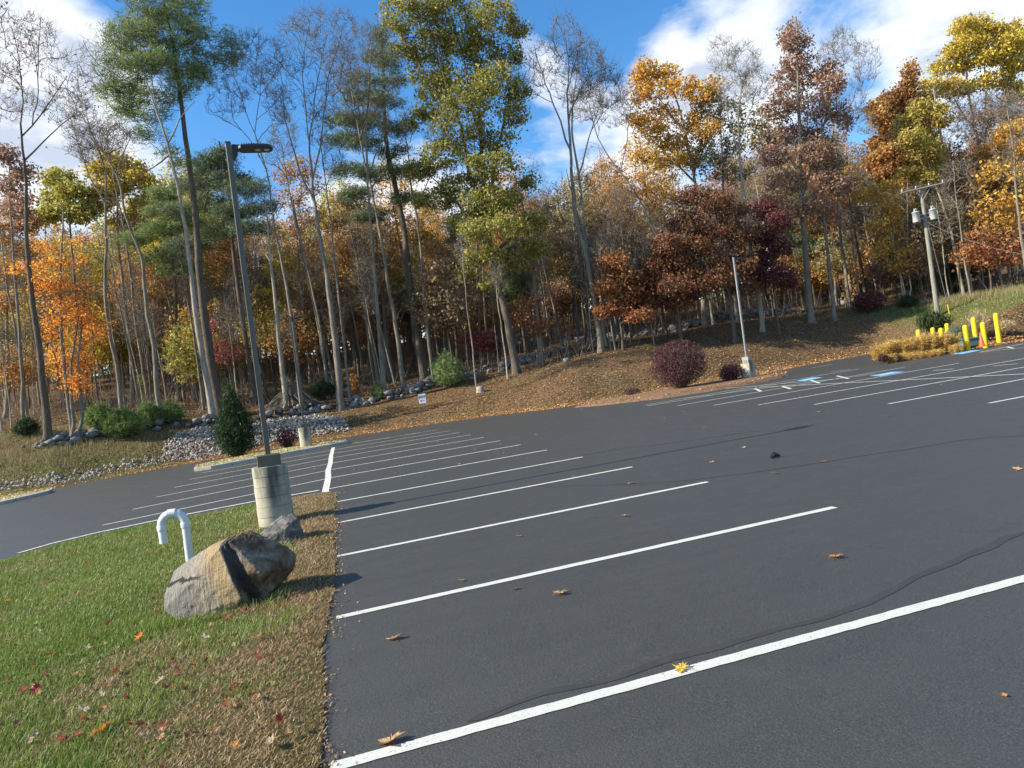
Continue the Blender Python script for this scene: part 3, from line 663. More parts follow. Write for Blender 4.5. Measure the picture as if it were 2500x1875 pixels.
hullrock('boulder',[[(a*1.25,b,c*1.32) for a,b,c in s2]],(-1.17,11.15,zat(-1.17,11.15)-.03),m_rock('dark_boulder',(.045,.04,.036),(.14,.128,.11),(.33,.31,.27),4,(1,1,2.5),1,.03),'smaller dark craggy boulder at the foot of the near light pole',.014,[(.12,.05),(.035,.014)])
# ================================================================== EXIT sign
def text_mesh(body,size):
    cu=bpy.data.curves.new('txt','FONT'); cu.body=body; cu.size=size; cu.align_x='CENTER'; cu.align_y='CENTER'; cu.extrude=.002; cu.offset=size*.03
    o=bpy.data.objects.new('txt',cu); COL.objects.link(o); dg=bpy.context.evaluated_depsgraph_get(); me=bpy.data.meshes.new_from_object(o.evaluated_get(dg)); bpy.data.objects.remove(o); return me
b0=hit(1034,1000); D0=depth(b0)
yaw=-.245
e=empty('exit_sign',tuple(b0),'small white EXIT sign with a left arrow on a wooden stake on the leafy bank','sign',rz=yaw)
m=MB(); m.box((.02,.02,.28),(.035,.03,.62)); m.build('stake',M['wood'],e)
m=MB(); m.box((0,0,.78),(.50,.012,.66),bev=.003); pn=m.build('panel',M['sign'],e)
tm=text_mesh('EXIT',.23); tm.materials.append(M['ink']); t_=obj('lettering',tm,pn,(0,-.011,.88)); t_.rotation_euler=(rad(90),0,0)
m=MB(); V=[(-.17,-.012,.62),(-.05,-.012,.69),(-.05,-.012,.635),(.17,-.012,.635),(.17,-.012,.605),(-.05,-.012,.605),(-.05,-.012,.55)]
V2=[(a,b+.003,c) for a,b,c in V]; k=7; m.add(V+V2,[tuple(range(7)),tuple(range(13,6,-1))]+[(i+k,(i+1)%k+k,(i+1)%k,i) for i in range(k)]); m.build('arrow',M['ink'],pn)
# ================================================================== bollards, cone, green box
z7=lambda x,y:(2100+x/5.53,720+y/5.53)
def bollard(top,bot,D,label):
    P=W(*z7(*top),D); Q=W(*z7(*bot),D); g=h1(Q[0],Q[1]) ; z_=min(g,Q[2])
    r=.125; h_=P[2]-Q[2]; zb=Q[2]
    e=empty('bollard',(Q[0],Q[1],zb),label,'bollard','yellow bollards by the planting bed')
    m=MB(); m.lathe((0,0,0),[(r,-.6),(r,h_-.13)],20,cap=False); m.build('post',M['yellow'],e)
    m=MB(); m.lathe((0,0,h_-.13),[(r*1.02,-.02),(r*1.02,0),(r*.97,.04),(r*.8,.09),(r*.45,.12),(.01,.13)],20); m.build('dome_cap',M['yellow'],e)
for t,b,D,l in [((790,468),(810,700),40.5,'first yellow bollard from the left, rising behind the golden plants'),
    ((982,438),(1005,660),42.5,'second yellow bollard from the left, behind the golden plants'),
    ((1092,443),(1118,690),40,'third yellow bollard from the left, rising through the golden plants'),
    ((1170,383),(1195,600),43,'short looking yellow bollard behind the grey-green shrubs'),
    ((1408,405),(1455,722),36.5,'yellow bollard standing in front of the green utility box'),
    ((1514,302),(1560,580),38.5,'yellow bollard behind the green utility box'),
    ((1648,367),(1690,668),36.5,'yellow bollard just right of the orange traffic cone'),
    ((1814,244),(1868,550),38,'rightmost tall yellow bollard on the grassy edge')]:
    bollard(t,b,D,l)
Q=W(*z7(1648,698),35.6)
e=empty('traffic_cone',tuple(Q),'orange traffic cone between two yellow bollards','cone')
m=MB(); m.lathe((0,0,.03),[(.15,0),(.13,.05),(.03,.68),(.022,.70)],20); m.build('cone_body',M['orange'],e)
m=MB(); m.box((0,0,.015),(.36,.36,.03),.2,bev=.006); m.build('cone_base',M['orange'],e)
Q=W(*z7(1455,690),37.6)
e=empty('utility_box',tuple(Q),'low green plastic utility box behind a yellow bollard','utility box',rz=-.2)
m=MB(); m.box((0,0,.17),(1.0,.62,.40),0,taper=.93,bev=.02); m.build('box_body',M['greenbox'],e)
m=MB(); m.box((0,0,.40),(1.06,.68,.07),0,taper=.94,bev=.02); m.build('lid',M['greenbox'],e)
# small marker stakes by the far lamp
for px,py,l in ((1904,903,'taller'),(1909,905,'shorter')):
    P=hit(px,py+6); m=MB(); m.box((0,0,.2),(.04,.02,.9 if l=='taller' else .6)); o=m.build('marker_stake',M['wood'],None,tuple(P)); tag(o,f'{l} of two thin wooden marker stakes right of the blocky light pole','stake','marker stakes')
# ================================================================== utility poles
def vec(p): return np.array(p)
def utility(base,top,arm_l,arm_r,D,label,r=.15,trafo=True,rf=0):
    B_=W(*base,D); T_=W(*top,D); e=empty('utility_pole',tuple(B_),label,'utility pole','utility poles')
    h_=T_[2]-B_[2]; dx=T_[0]-B_[0]; dy=T_[1]-B_[1]
    m=MB(); m.tube([(0,0,-.6),(dx*.5,dy*.5,h_*.5),(dx,dy,h_+.05)],[r*1.15,r,r*.8],16); m.build('pole',M['pole'],e)
    AL=W(*arm_l,D)-B_; AR=W(*arm_r,D)-B_; 
    off=np.array([-RG[2][0],-RG[2][1],0])*.17
    a=AL+off; b=AR+off; m=MB(); dv=Vector(b-a); m.tube([a,b],[.085,.085],4); m.build('crossarm',M['wood'],e)
    mid=(a+b)/2
    for q in (-.55,.55):
        m=MB(); st=mid+(b-a)/np.linalg.norm(b-a)*q*1.1; m.tube([st+np.array([0,0,-.06]),np.array([dx*.93,dy*.93,h_-.75])+off*.9],.02,6); m.build('brace',M['galv'],e)
    for q in (.03,.35,.65,.97):
        P_=a+(b-a)*q; m=MB(); m.lathe(P_+np.array([0,0,.08]),[(.02,0),(.05,.05),(.035,.1),(.055,.14),(.02,.2)],10); m.build('insulator',M['trafo'],e)
    if trafo:
        for (c,off2) in (((399,508),1),((590,476),1)):
            P_=W(2150+c[0]/4.61,420+c[1]/4.61,D-.1)-B_
            t=MB(); t.lathe((0,0,0),[(.24,-.40),(.255,-.37),(.255,.34),(.28,.345),(.28,.385),(.22,.42),(.05,.45)],24); tr=t.build('transformer',M['trafo'],e,tuple(P_))
            for k in (-.08,.08):
                t=MB(); t.lathe((k,0,.42),[(.03,0),(.055,.04),(.03,.08),(.055,.12),(.03,.16),(.045,.2),(.015,.27)],10); t.build('bushing',M['trafo'],tr)
            t=MB(); zc_=P_[2]; ax=np.array([dx*zc_/h_,dy*zc_/h_,zc_])
            for zz in (.15,-.15): t.tube([P_+np.array([0,0,zz]),ax+np.array([0,0,zz])],.035,6)
            t.build('bracket',M['trafo'],e)
    return e,B_,T_
z8=lambda x,y:(2150+x/4.61,420+y/4.61)
ue,UB,UT=utility(z8(640,1590),z8(455,205),z8(215,245),z8(700,130),54.5,'weathered wooden utility pole with crossarm and two grey transformers at the right')
utility((2077,697),(2047,520),(2070,504),(2140,503),72,'far pale utility pole glimpsed among the trees left of the golden tree',.14,False)
def wire(a,b,sag,name,label,grp,r=.02,n=16):
    P=[a+(b-a)*t-np.array([0,0,sag*4*t*(1-t)]) for t in np.linspace(0,1,n)]; m=MB(); m.tube([p-P[0] for p in P],r,5); o=m.build(name,M['wire'],None,tuple(P[0])); tag(o,label,'cable',grp)
wire(W(*z8(515,560),54.5),W(2560,628,44),.5,'cable','thin service cable running right from the utility pole','cables at the utility pole',.013)
for i,(q,l) in enumerate(((z8(700,1330),'left'),(z8(712,1330),'right'))):
    wire(W(*z8(505+12*i,480+60*i),54.5),W(*z8(770+8*i,1560),53),0,'guy_wire',f'{l} of two guy wires slanting down right of the utility pole','guy wires',.016,3)
P=W(*z8(775,1590),53); Q2=W(*z8(752,1490),53); m=MB(); m.tube([(0,0,-.1),tuple(Q2-P)],.035,8); tag(m.build('guy_guard',M['yellow'],None,tuple(P)),'pale yellow guard sleeve at the foot of the guy wires','guard')
# ================================================================== stones: riprap and the tumbled wall
ROCKS=[rockmesh(i,1,.3,.8) for i in range(8)]
def rocks(name,P,S,mt,seed=0,flat=None):
    rs=np.random.RandomState(seed); VV=[];FF=[];n=0
    for p,s_ in zip(P,S):
        V,Fc=ROCKS[rs.randint(8)]; a=rs.rand(3)*6.28; Rz=np.array(Matrix.Rotation(a[0],3,'Z')@Matrix.Rotation(a[1] if flat is None else (rs.rand()-.5)*.6,3,'X'))
        q=(V*np.array([1,.8+.4*rs.rand(),.6+.5*rs.rand()]))@Rz.T*s_+p; VV.append(q);FF.append(Fc+n);n+=len(V)
    return npmesh(name,np.concatenate(VV),[np.concatenate(FF)],mt)
z4=lambda x,y:(x/2.5918,600+y/2.5918)
def wpoly(px): return [tuple(hit(*q)[:2]) for q in px]
def samp(poly,n,seed):
    rs=np.random.RandomState(seed); P=np.array(poly); lo,hi=P.min(0),P.max(0); q=lo+(hi-lo)*rs.rand(n,2); return q[in_poly(P,q[:,0],q[:,1])]
rip=[]
for poly,n in (([(392,1128),(405,1085),(440,1058),(500,1046),(600,1040),(720,1022),(800,1015),(850,1030),(855,1052),(760,1066),(640,1085),(560,1105),(470,1124)],6500),([(-40,1210),(-40,1185),(140,1160),(300,1128),(392,1118),(392,1134),(270,1158),(150,1184),(0,1200)],1200)):
    rip.append(samp(wpoly(poly),n,5))
rip=np.concatenate(rip); rs=np.random.RandomState(3)
S=.04+.095*rs.rand(len(rip))**2; zz=H(rip[:,0],rip[:,1])+S*.35+.12*(rs.rand(len(rip))<.25)
tag(obj('riprap',rocks('riprap',np.column_stack([rip,zz]),S,M['rip'],1)),'pale broken riprap stone spread on the bank','riprap',kind='stuff')
WALL=[('low dark stone wall remnant at the far left beside the bare tree',[(62,1100),(100,1094),(135,1086)],3),
 ('tumbled fieldstone wall behind the orange maple and the small pines',[(140,1088),(180,1080),(225,1068),(275,1062)],4),
 ('short run of fieldstones right of the small green pines',[(345,1050),(390,1043),(440,1036)],3),
 ('heap of larger grey fieldstones at the foot of the big pine',[(470,1042),(510,1036),(545,1030)],4.5),
 ('tumbled fieldstone wall behind the dark evergreen and brush pile',[(610,1030),(660,1022),(720,1010),(780,1000),(850,990),(900,985)],5),
 ('dark tumbled fieldstone wall behind the EXIT sign',[(940,972),(990,962),(1030,952),(1065,925),(1080,930)],6),
 ('fieldstones right of the small bank pine',[(1130,928),(1170,915),(1200,905)],3.5),
 ('fieldstone wall at the foot of the yellow-green oak',[(1228,905),(1265,888),(1320,878),(1375,862)],5),
 ('long fieldstone wall in shade behind the purple barberry',[(1380,838),(1440,830),(1510,828),(1560,820),(1640,812),(1700,795)],4),
 ('pale fieldstone wall behind the blocky light pole',[(1680,800),(1740,780),(1800,772),(1880,768),(1965,762)],5),
 ('rounded fieldstones beside the dark red bush at the right',[(2040,742),(2075,738),(2110,745)],4)]
for i,(lab,px,dn) in enumerate(WALL):
    P=np.array([hit(*q) for q in px]); seg=np.hypot(*np.diff(P[:,:2],axis=0).T); cum=np.concatenate([[0],np.cumsum(seg)]); rs=np.random.RandomState(i)
    n=int(cum[-1]*dn*1.6)+8; s_=rs.rand(n)*cum[-1]; x=np.interp(s_,cum,P[:,0])+rs.randn(n)*.3; y=np.interp(s_,cum,P[:,1])+rs.randn(n)*.38
    S=.15+.30*rs.rand(n)**1.6; z=H(x,y)+S*.3+(rs.rand(n)<.5)*rs.rand(n)*.4
    o=obj('stone_wall',rocks('stone_wall',np.column_stack([x,y,z]),S,M['stone'],i,flat=1)); tag(o,lab,'stone wall','tumbled stone walls along the wood')
for px,s_,lab in (((1173,958),.28,'squat pale tree stump on the leafy bank right of the small pine'),):
    P=hit(*px); m=MB(); m.lathe((0,0,-.05),[(s_*1.2,0),(s_,.15),(s_*.95,.45),(s_*.6,.5)],14); tag(m.build('tree_stump',M['barkp'],None,tuple(P)),lab,'stump')
P=hit(1385,885); o=obj('boulder',rocks('boulder',np.array([[0,0,.15]]),[.38],M['stone'],5,flat=1),None,tuple(P)); tag(o,'lone round grey stone lying on the shaded leafy bank','boulder','boulders on the bank')
P=hit(97,1010+75) if False else hit(895,915+20); o=obj('boulder',rocks('boulder',np.array([[0,0,.1]]),[.3],M['stone'],6,flat=1),None,tuple(P)); tag(o,'round fieldstone among the trunks above the dark wall','boulder','boulders on the bank')
# brush pile of sticks
b0=hit(715,990); D0=depth(b0); m=MB(); rs=np.random.RandomState(4)
for i in range(90):
    a=rs.rand()*6.28; rr=.5+1.9*rs.rand(); h_=.5+1.7*rs.rand()*(1-rr/4)
    A_=np.array([math.cos(a)*rr,math.sin(a)*rr,0]); B2=np.array([math.cos(a+.4)*-.25+rs.randn()*.2,math.sin(a+.4)*-.25,1.5+.5*rs.rand()])
    t0=-.1*rs.rand(); t1=.7+.6*rs.rand(); A2=A_+(B2-A_)*t0; C2=A_+(B2-A_)*t1; md=(A2+C2)/2+rs.randn(3)*.08; m.tube([A2,md,C2],[.03,.024,.01],5)
tag(m.build('brush_pile',M['barkg'],None,tuple(b0)),'tepee-shaped pile of cut branches and sticks at the wood edge','brush pile')
# ================================================================== trees
class Grow:
    def __init__(s,seed): s.rs=np.random.RandomState(seed); s.P=np.zeros((0,3)); s.R=np.zeros(0); s.Dv=np.zeros((0,3)); s.br=[]  # br: (pts,rad,level)
    def addbr(s,P,r,lv,start=0):
        P=np.asarray(P,float); r=np.asarray(r,float); d=np.gradient(P,axis=0); d/=np.linalg.norm(d,axis=1)[:,None]+1e-9
        s.br.append((P,r,lv)); s.P=np.concatenate([s.P,P[start:]]); s.R=np.concatenate([s.R,r[start:]]); s.Dv=np.concatenate([s.Dv,d[start:]])
    def trunk(s,pts,r0,r1,wob=.03,minf=.0,step=.7,flare=True):
        pts=np.asarray(pts,float); seg=np.linalg.norm(np.diff(pts,axis=0),axis=1); cum=np.concatenate([[0],np.cumsum(seg)]); n=max(4,int(cum[-1]/step)); t=np.linspace(0,cum[-1],n)
        # smooth interpolation
        P=np.stack([np.interp(t,cum,pts[:,i]) for i in range(3)],1)
        for _ in range(2): P[1:-1]=(P[:-2]+2*P[1:-1]+P[2:])/4
        w=np.cumsum(s.rs.randn(n,3),0)*wob*.5; w-=np.linspace(0,1,n)[:,None]*w[-1]; w[:,2]=0; P[1:]+=w[1:]*1.0
        u=t/cum[-1]; r=r0+(r1-r0)*u**.9
        if flare: r=r*(1+.55*np.exp(-t/.35)); 
        k=int(n*minf); s.addbr(P,r,0,k)
    def level(s,T,lv,slope=.6,curl=.3,rmax=1.0,lenf=.016,rend=.01,keep=2,up=.25,jit=.08,maxlen=9):
        if len(T)==0: return
        dm=np.array([np.min(((s.P-t)**2).sum(1)) for t in T]); order=np.argsort(dm); newP=[]
        for i in order:
            t=T[i]; d=t-s.P; hz=np.hypot(d[:,0],d[:,1]); L_=np.linalg.norm(d,axis=1)
            cost=L_+1.6*np.maximum(0,slope*hz-d[:,2])
            j=int(np.argmin(cost)); p0=s.P[j]; l=L_[j]
            if l<.12 or l>maxlen: continue
            n=max(3,min(8,int(l/.55)+2)); u=np.linspace(0,1,n)[:,None]
            m=(p0+t)/2+s.Dv[j]*l*curl+np.array([0,0,-up*l*.0])+s.rs.randn(3)*l*jit
            P=(1-u)**2*p0+2*u*(1-u)*m+u*u*t; P[1:-1]+=s.rs.randn(n-2,3)*l*.025
            r0=min(s.R[j]*.72*rmax,lenf*l+.006); r0=max(r0,rend); r=np.linspace(r0,rend,n)
            s.addbr(P,r,lv,1)
    def tips(s,lv): return np.concatenate([b[0][-2:] for b in s.br if b[2]==lv]) if any(b[2]==lv for b in s.br) else s.P[-1:]
    def mesh(s,lo,hi,sides):
        G={}
        for P,r,lv in s.br:
            if lo<=lv<=hi: G.setdefault((len(P),sides[lv]),[]).append((P,r))
        VV=[];FF=[];n0=0
        for (k,n),L_ in G.items():
            P=np.array([a for a,_ in L_]); r=np.array([b for _,b in L_]); B=len(P)
            t=np.gradient(P,axis=1); t/=np.linalg.norm(t,axis=2,keepdims=True)+1e-9
            av=P[:,-1]-P[:,0]; ref=np.where((np.abs(av[:,2])>.8*np.linalg.norm(av,axis=1))[:,None],[[1,0,0]],[[0,0,1.]])[:,None,:]
            a=np.cross(t,ref); a/=np.linalg.norm(a,axis=2,keepdims=True)+1e-9; b=np.cross(t,a)
            ang=np.arange(n)*2*np.pi/n
            ring=P[:,:,None,:]+(a[:,:,None,:]*np.cos(ang)[None,None,:,None]+b[:,:,None,:]*np.sin(ang)[None,None,:,None])*r[:,:,None,None]
            VV.append(ring.reshape(-1,3))
            idx=(np.arange(B)*k*n)[:,None,None]+(np.arange(k-1)*n)[None,:,None]+np.arange(n)[None,None,:]
            nx_=(np.arange(n)+1)%n; idn=(np.arange(B)*k*n)[:,None,None]+(np.arange(k-1)*n)[None,:,None]+nx_[None,None,:]
            f=np.stack([idx,idn,idn+n,idx+n],-1).reshape(-1,4)+n0; FF.append(f); n0+=B*k*n
        if not VV: return None
        return np.concatenate(VV),np.concatenate(FF)
def leafmesh(name,C,size,mt,rs,elong=1.5,upb=.0,bend=.25):
    n=len(C); d=rs.randn(n,3); d[:,2]+=upb; d/=np.linalg.norm(d,axis=1)[:,None]; e=np.cross(d,rs.randn(n,3)); e/=np.linalg.norm(e,axis=1)[:,None]+1e-9; nn=np.cross(d,e)
    s_=(size*(.6+.8*rs.rand(n)))[:,None]
    V=np.stack([C-d*s_*elong*.5,C+e*s_*.5+nn*s_*bend*.4,C+d*s_*elong*.5,C-e*s_*.5+nn*s_*bend*.4],1)
    r=np.repeat(rs.rand(n),4)
    return npmesh(name,V.reshape(-1,3),[np.arange(n*4).reshape(n,4)],mt,attrs={'rnd':('FLOAT',r)})
def needlemesh(name,C,size,mt,rs,k=5,flat=.5):
    n=len(C); C=np.repeat(C,k,0)+rs.randn(n*k,3)*size*.25; d=rs.randn(n*k,3); d[:,2]=d[:,2]*flat+.55; d/=np.linalg.norm(d,axis=1)[:,None]; e=np.cross(d,rs.randn(n*k,3)); e/=np.linalg.norm(e,axis=1)[:,None]
    l=(size*(.6+.7*rs.rand(n*k)))[:,None]; w=l*.13
    V=np.stack([C-e*w*.5,C+e*w*.5,C+d*l+e*w*.25,C+d*l-e*w*.25],1); r=np.repeat(np.repeat(rs.rand(n),k)*.6+rs.rand(n*k)*.4,4)
    return npmesh(name,V.reshape(-1,3),[np.arange(n*k*4).reshape(n*k,4)],mt,attrs={'rnd':('FLOAT',r)})
def samp_env(env,n,rs,shell=.0,power=.5):
    vol=np.array([e[3]*e[4]*e[5] for e in env])**power; vol/=vol.sum(); k=rs.choice(len(env),n,p=vol); E_=np.array(env)
    d=rs.randn(n,3); d/=np.linalg.norm(d,axis=1)[:,None]; r=(shell+(1-shell)*rs.rand(n))**(1/2.4); return E_[k,:3]+d*r[:,None]*E_[k,3:6]
COLS=dict(yellow=(.66,.50,.085),olive=(.37,.335,.085),yolive=(.52,.47,.11),gold=(.70,.41,.085),orange=(.66,.30,.075),vivid=(.88,.35,.06),rust=(.44,.19,.075),drust=(.25,.11,.055),crimson=(.20,.065,.06),red=(.40,.11,.09),
          brown=(.40,.27,.15),pinoak=(.44,.27,.185),obrown=(.40,.32,.14),copper=(.56,.31,.11),tan=(.54,.40,.23),pine=(.27,.33,.12),dpine=(.17,.215,.11),lpine=(.20,.27,.07),maroon=(.15,.04,.05),olgold=(.50,.385,.095))
TREES=[]
def tree(name,label,cat,base,stems,env,n=(14,90,380),leaf=None,color=None,bark='barkg',D=None,kind='leaf',seed=1,r0=.2,shell=0,slope=.7,group=None,local=False,twr=.013,thick=None,curl=.28,zover=None):
    """base/stems/env in photograph pixels (2500 wide); turned into metres at the tree's own distance"""
    rs=np.random.RandomState(seed+1000)
    if not local:
        if D is None: b=hit(*base); D=depth(b)
        b=W(base[0],base[1],D); gz=h1(b[0],b[1]); b=np.array([b[0],b[1],gz])
        k=D/F
        def loc(px,py,off=0): return W(px,py,D)+off*np.array([RG[2][0],RG[2][1],0])-b
        S=[]
        for i,st in enumerate(stems):
            off=0; q=[]
            if i==0 or st[0] is None:
                q.append(np.array([rs.uniform(-.25,.25) if i else 0,rs.uniform(-.4,.4) if i else 0,-.3])); st=[p for p in st if p is not None]
            for j,p in enumerate(st):
                off+=rs.uniform(-.25,.25)+(rs.uniform(-.5,.5) if i and j else 0); q.append(loc(p[0],p[1],off))
            S.append(q)
        E=[tuple(loc(e[0],e[1],rs.uniform(-.8,.8)*max(e[2],e[3])*k))+(e[2]*k,(thick or .8)*(e[2]+e[3])*.5*k,e[3]*k) for e in env]
    else: b=np.array([0,0,0.]); S=[np.array(s_,float) for s_ in stems]; E=[tuple(e) for e in env]
    g=Grow(seed); first=True; toph=max(max(p[2] for p in s_) for s_ in S); eb=min(e[2]-e[5] for e in E) if E else 0
    for i,s_ in enumerate(S):
        ra=r0 if i==0 else r0*(.62 if (not local and stems[i][0] is not None) else .8)
        if i>0 and (local or stems[i][0] is not None):
            # snap the start of a fork onto the existing skeleton
            j=int(np.argmin(((g.P-s_[0])**2).sum(1))); s_=[g.P[j]]+list(s_)[1:]; ra=min(ra,g.R[j]*.8)
        g.trunk(s_,ra,max(.02,ra*.22),wob=.05 if i==0 else .12,flare=(i==0 or (not local and stems[i][0] is None)))
    # keep limb starts out of the lowest trunk
    lim=max(1.2,eb*.45)
    keep=g.P[:,2]>min(lim,toph*.6); 
    if keep.sum()>3: g.P,g.R,g.Dv=g.P[keep],g.R[keep],g.Dv[keep]
    if E:
        if kind=='pine':
            g.level(samp_env(E,n[0],rs,.5),1,slope=-.12,curl=.02,lenf=.013,rend=.02,jit=.05)
            g.level(samp_env(E,n[1],rs,.2),2,slope=-.05,curl=.12,lenf=.010,rend=.012)
            g.level(samp_env(E,n[2],rs,.2),3,slope=0,curl=.2,lenf=.008,rend=.008,maxlen=3)
        else:
            g.level(samp_env(E,n[0],rs,.15),1,slope=slope,curl=curl,lenf=.016,rend=.022)
            g.level(samp_env(E,n[1],rs,.25),2,slope=slope*.8,curl=curl,lenf=.011,rend=.014,maxlen=6)
            g.level(samp_env(E,n[2],rs,.35),3,slope=slope*.5,curl=.25,lenf=.007,rend=twr*.75,maxlen=3.5)
            if kind=='bare':
                tp=np.concatenate([q[0][1:] for q in g.br if q[2]==3]); ex=tp[rs.randint(0,len(tp),int(n[2]*2.4))]; sz=.75
                dv=rs.randn(len(ex),3)*.45; dv[:,2]=np.abs(dv[:,2])*1.1+.1; P2=ex+dv*sz
                for a,c in zip(ex,P2): g.br.append((np.array([a,(a+c)/2+rs.randn(3)*.05,c]),np.array([twr*.8,twr*.65,twr*.4]),4))
    sides={0:9,1:6,2:4,3:3,4:3}
    hi=3 if kind!='bare' else 2
    V,Fq=g.mesh(0,hi,sides)
    root=bpy.data.objects.new(name,None); COL.objects.link(root); root.empty_display_size=.3; root.location=b; tag(root,label,cat,group)
    to=obj('trunk',npmesh('trunk',V,[Fq],M[bark],smooth=True),root)
    if E:
        if kind=='bare':
            q=g.mesh(3,4,sides)
            if q is not None: obj('crown',npmesh('crown',q[0],[q[1]],M['twig']),root)
            if leaf:
                tp=g.P[rs.randint(0,len(g.P),leaf[0])]; lo=obj('foliage',leafmesh('foliage',tp+rs.randn(len(tp),3)*.2,leaf[1],M['leaf'],rs),root); lo.color=(*COLS[color],1)
        else:
            tp=np.concatenate([q[0][1:] for q in g.br if q[2]==3]+[q[0][-2:] for q in g.br if q[2]==2])
            # clumps: leaves gather round a subset of twig ends so that gaps stay open
            w=rs.rand(len(tp))**(4 if kind=='pine' else 3)+.015; w/=w.sum(); cnt,sz=leaf
            c=tp[rs.choice(len(tp),cnt,p=w)]
            if kind=='pine': me=needlemesh('crown',c+rs.randn(cnt,3)*np.array([.36,.36,.20]),sz,M['needle'],rs,4)
            else: me=leafmesh('crown',c+rs.randn(cnt,3)*np.array([.30,.30,.22])*(1.0),sz,M['leaf'],rs)
            lo=obj('crown',me,root); lo.color=(*COLS[color],1)
    TREES.append(root); return root
def Tb(label,base,stems,env,**k): return tree(k.pop('name','bare_tree'),label,'tree',base,stems,env,kind='bare',**k)
def Tl(label,base,stems,env,**k): return tree(k.pop('name','autumn_tree'),label,'tree',base,stems,env,kind='leaf',**k)
def Tp(label,base,stems,env,**k): return tree('pine_tree',label,'pine tree',base,stems,env,kind='pine',slope=0,**k)
Q=1 # quality scale
Tb('dark-trunked bare tree at the far left edge, forking low into a broad open crown',(119,1090),[[(112,1000),(98,850),(84,700),(75,600),(79,450),(72,315)],[(72,315),(58,240),(38,130),(25,60)],[(74,330),(100,290),(150,245),(180,200)],[(79,400),(100,350),(140,310),(165,280)],[(72,315),(85,240),(95,140),(90,60)]],
   [(60,130,75,85),(130,170,55,70),(150,260,60,50),(30,240,60,70),(90,90,50,50),(185,250,30,30)],n=(20,120,600),r0=.25,seed=1,bark='barkd',leaf=(300,.12),color='pinoak',D=44)
Tl('small vivid orange maple clump leaning at the left wood edge',(178,1068),[[(168,960),(158,850),(152,700),(160,560),(162,500)],[None,(188,1062),(176,950),(185,850),(190,760),(195,690)],[None,(213,1056),(205,980),(203,900),(210,800),(215,740)]],
   [(165,760,55,42),(150,700,45,25),(185,800,55,45),(165,860,48,35),(165,925,30,45),(200,930,22,28),(185,885,40,20),(215,760,25,40),(125,800,18,30),(120,700,35,12),(205,700,35,10),(120,650,40,9),(60,655,40,8),(180,640,45,9),(100,600,40,10),(200,590,40,8)],n=(26,160,600),leaf=(7000,.10),color='vivid',r0=.16,seed=2,D=45,bark='barkg')
Tb('slender bare grey tree right of the vivid orange maple',(297,1009),[[(291,947),(287,901),(270,812),(262,754),(257,696),(264,600),(266,637-60),(258,500),(255,405),(231,347),(210,285)],[(258,500),(235,470),(215,420),(190,300)]],[(205,290,45,50),(240,360,50,50),(190,350,40,40),(270,330,30,50)],n=(14,80,350),r0=.17,seed=3,D=50)
Tb('leaning bare grey tree second right of the orange maple',(397,1032),[[(386,947),(380,870),(363,793),(349,716),(343,600),(328,617-30),(305,521),(293,436),(247,367),(220,320)],[(293,436),(300,380),(320,330)]],[(240,330,60,40),(300,360,50,50),(210,370,40,30)],n=(14,80,300),r0=.19,seed=4,D=49)
Tb('tall pale-barked bare tree leaning left in front of the big white pine',(519,1019),[[(511,960),(500,870),(482,760),(466,660),(459,579),(440,470),(417,359),(395,290),(370,216)],[(370,216),(340,205),(289,189),(240,150),(231,135)],[(370,216),(352,150),(340,96),(328,0),(310,-40)],[(395,290),(372,240),(362,150),(365,60),(380,0)],[(415,345),(450,290),(480,250)],[(424,390),(380,405),(330,420)]],
   [(260,150,60,50),(320,60,60,60),(290,100,40,40),(370,50,50,60),(230,190,40,30),(340,0,50,40),(340,160,40,30)],n=(20,110,520),r0=.25,seed=5,D=50,bark='barkp')
Tp('tall white pine with a broad green crown at the upper left',(540,1009),[[(515,900),(497,780),(486,660),(476,540),(458,420),(440,300),(430,200),(415,100),(395,0),(388,-50)]],
   [(340,45,60,30),(400,20,60,40),(460,30,50,35),(430,80,80,32),(330,105,70,26),(480,90,45,30),(505,130,65,26),(560,110,28,15),(420,135,90,30),(310,150,75,22),(300,195,55,22),(390,175,70,20),(290,228,50,18),(370,235,70,18),(450,205,40,22),(310,268,40,12),(370,285,50,14),(370,335,40,14),(395,365,30,12),(490,175,40,14),(560,95,20,12),(455,400,30,10)],n=(80,260,900),leaf=(8000,.32),color='pine',bark='barkd',r0=.36,seed=6,D=51,thick=1.0)
Tp('dark pine with shaggy low crown behind the near light pole',(625,986),[[(600,850),(580,700),(570,600),(560,463),(545,380),(535,345)]],[(500,400,40,22),(545,385,35,25),(470,440,60,22),(560,440,45,25),(500,490,60,25),(610,470,50,18),(440,520,40,16),(570,520,50,22),(640,510,45,18),(520,560,50,18),(440,590,45,15),(610,565,40,15),(650,560,30,14)],n=(50,180,600),leaf=(8500,.28),color='dpine',bark='barkd',r0=.28,seed=7,D=56)
Tp('bushy dark pine left of the tall leaning pale tree',(440,1003),[[(432,900),(425,760),(420,640),(415,520),(410,470)]],[(420,480,40,18),(380,510,40,16),(440,530,50,18),(400,560,60,18),(340,590,45,14),(460,590,40,16),(400,630,60,16),(440,660,50,14)],n=(40,130,420),leaf=(5500,.28),color='pine',bark='barkd',r0=.24,seed=8,D=60)
Tb('slim bare tree curving up just right of the near light pole head',(738,1000),[[(722,850),(710,754),(694,670),(690,637),(671,540),(656,424),(633,366),(622,325)],[(622,325),(600,280),(585,220),(575,150)],[(622,325),(640,230),(637,150)],[(650,410),(612,330),(570,300),(540,290)]],[(590,190,50,60),(650,160,50,70),(560,260,50,45),(620,120,40,30),(680,240,30,50)],n=(16,110,520),r0=.17,seed=9,D=52)
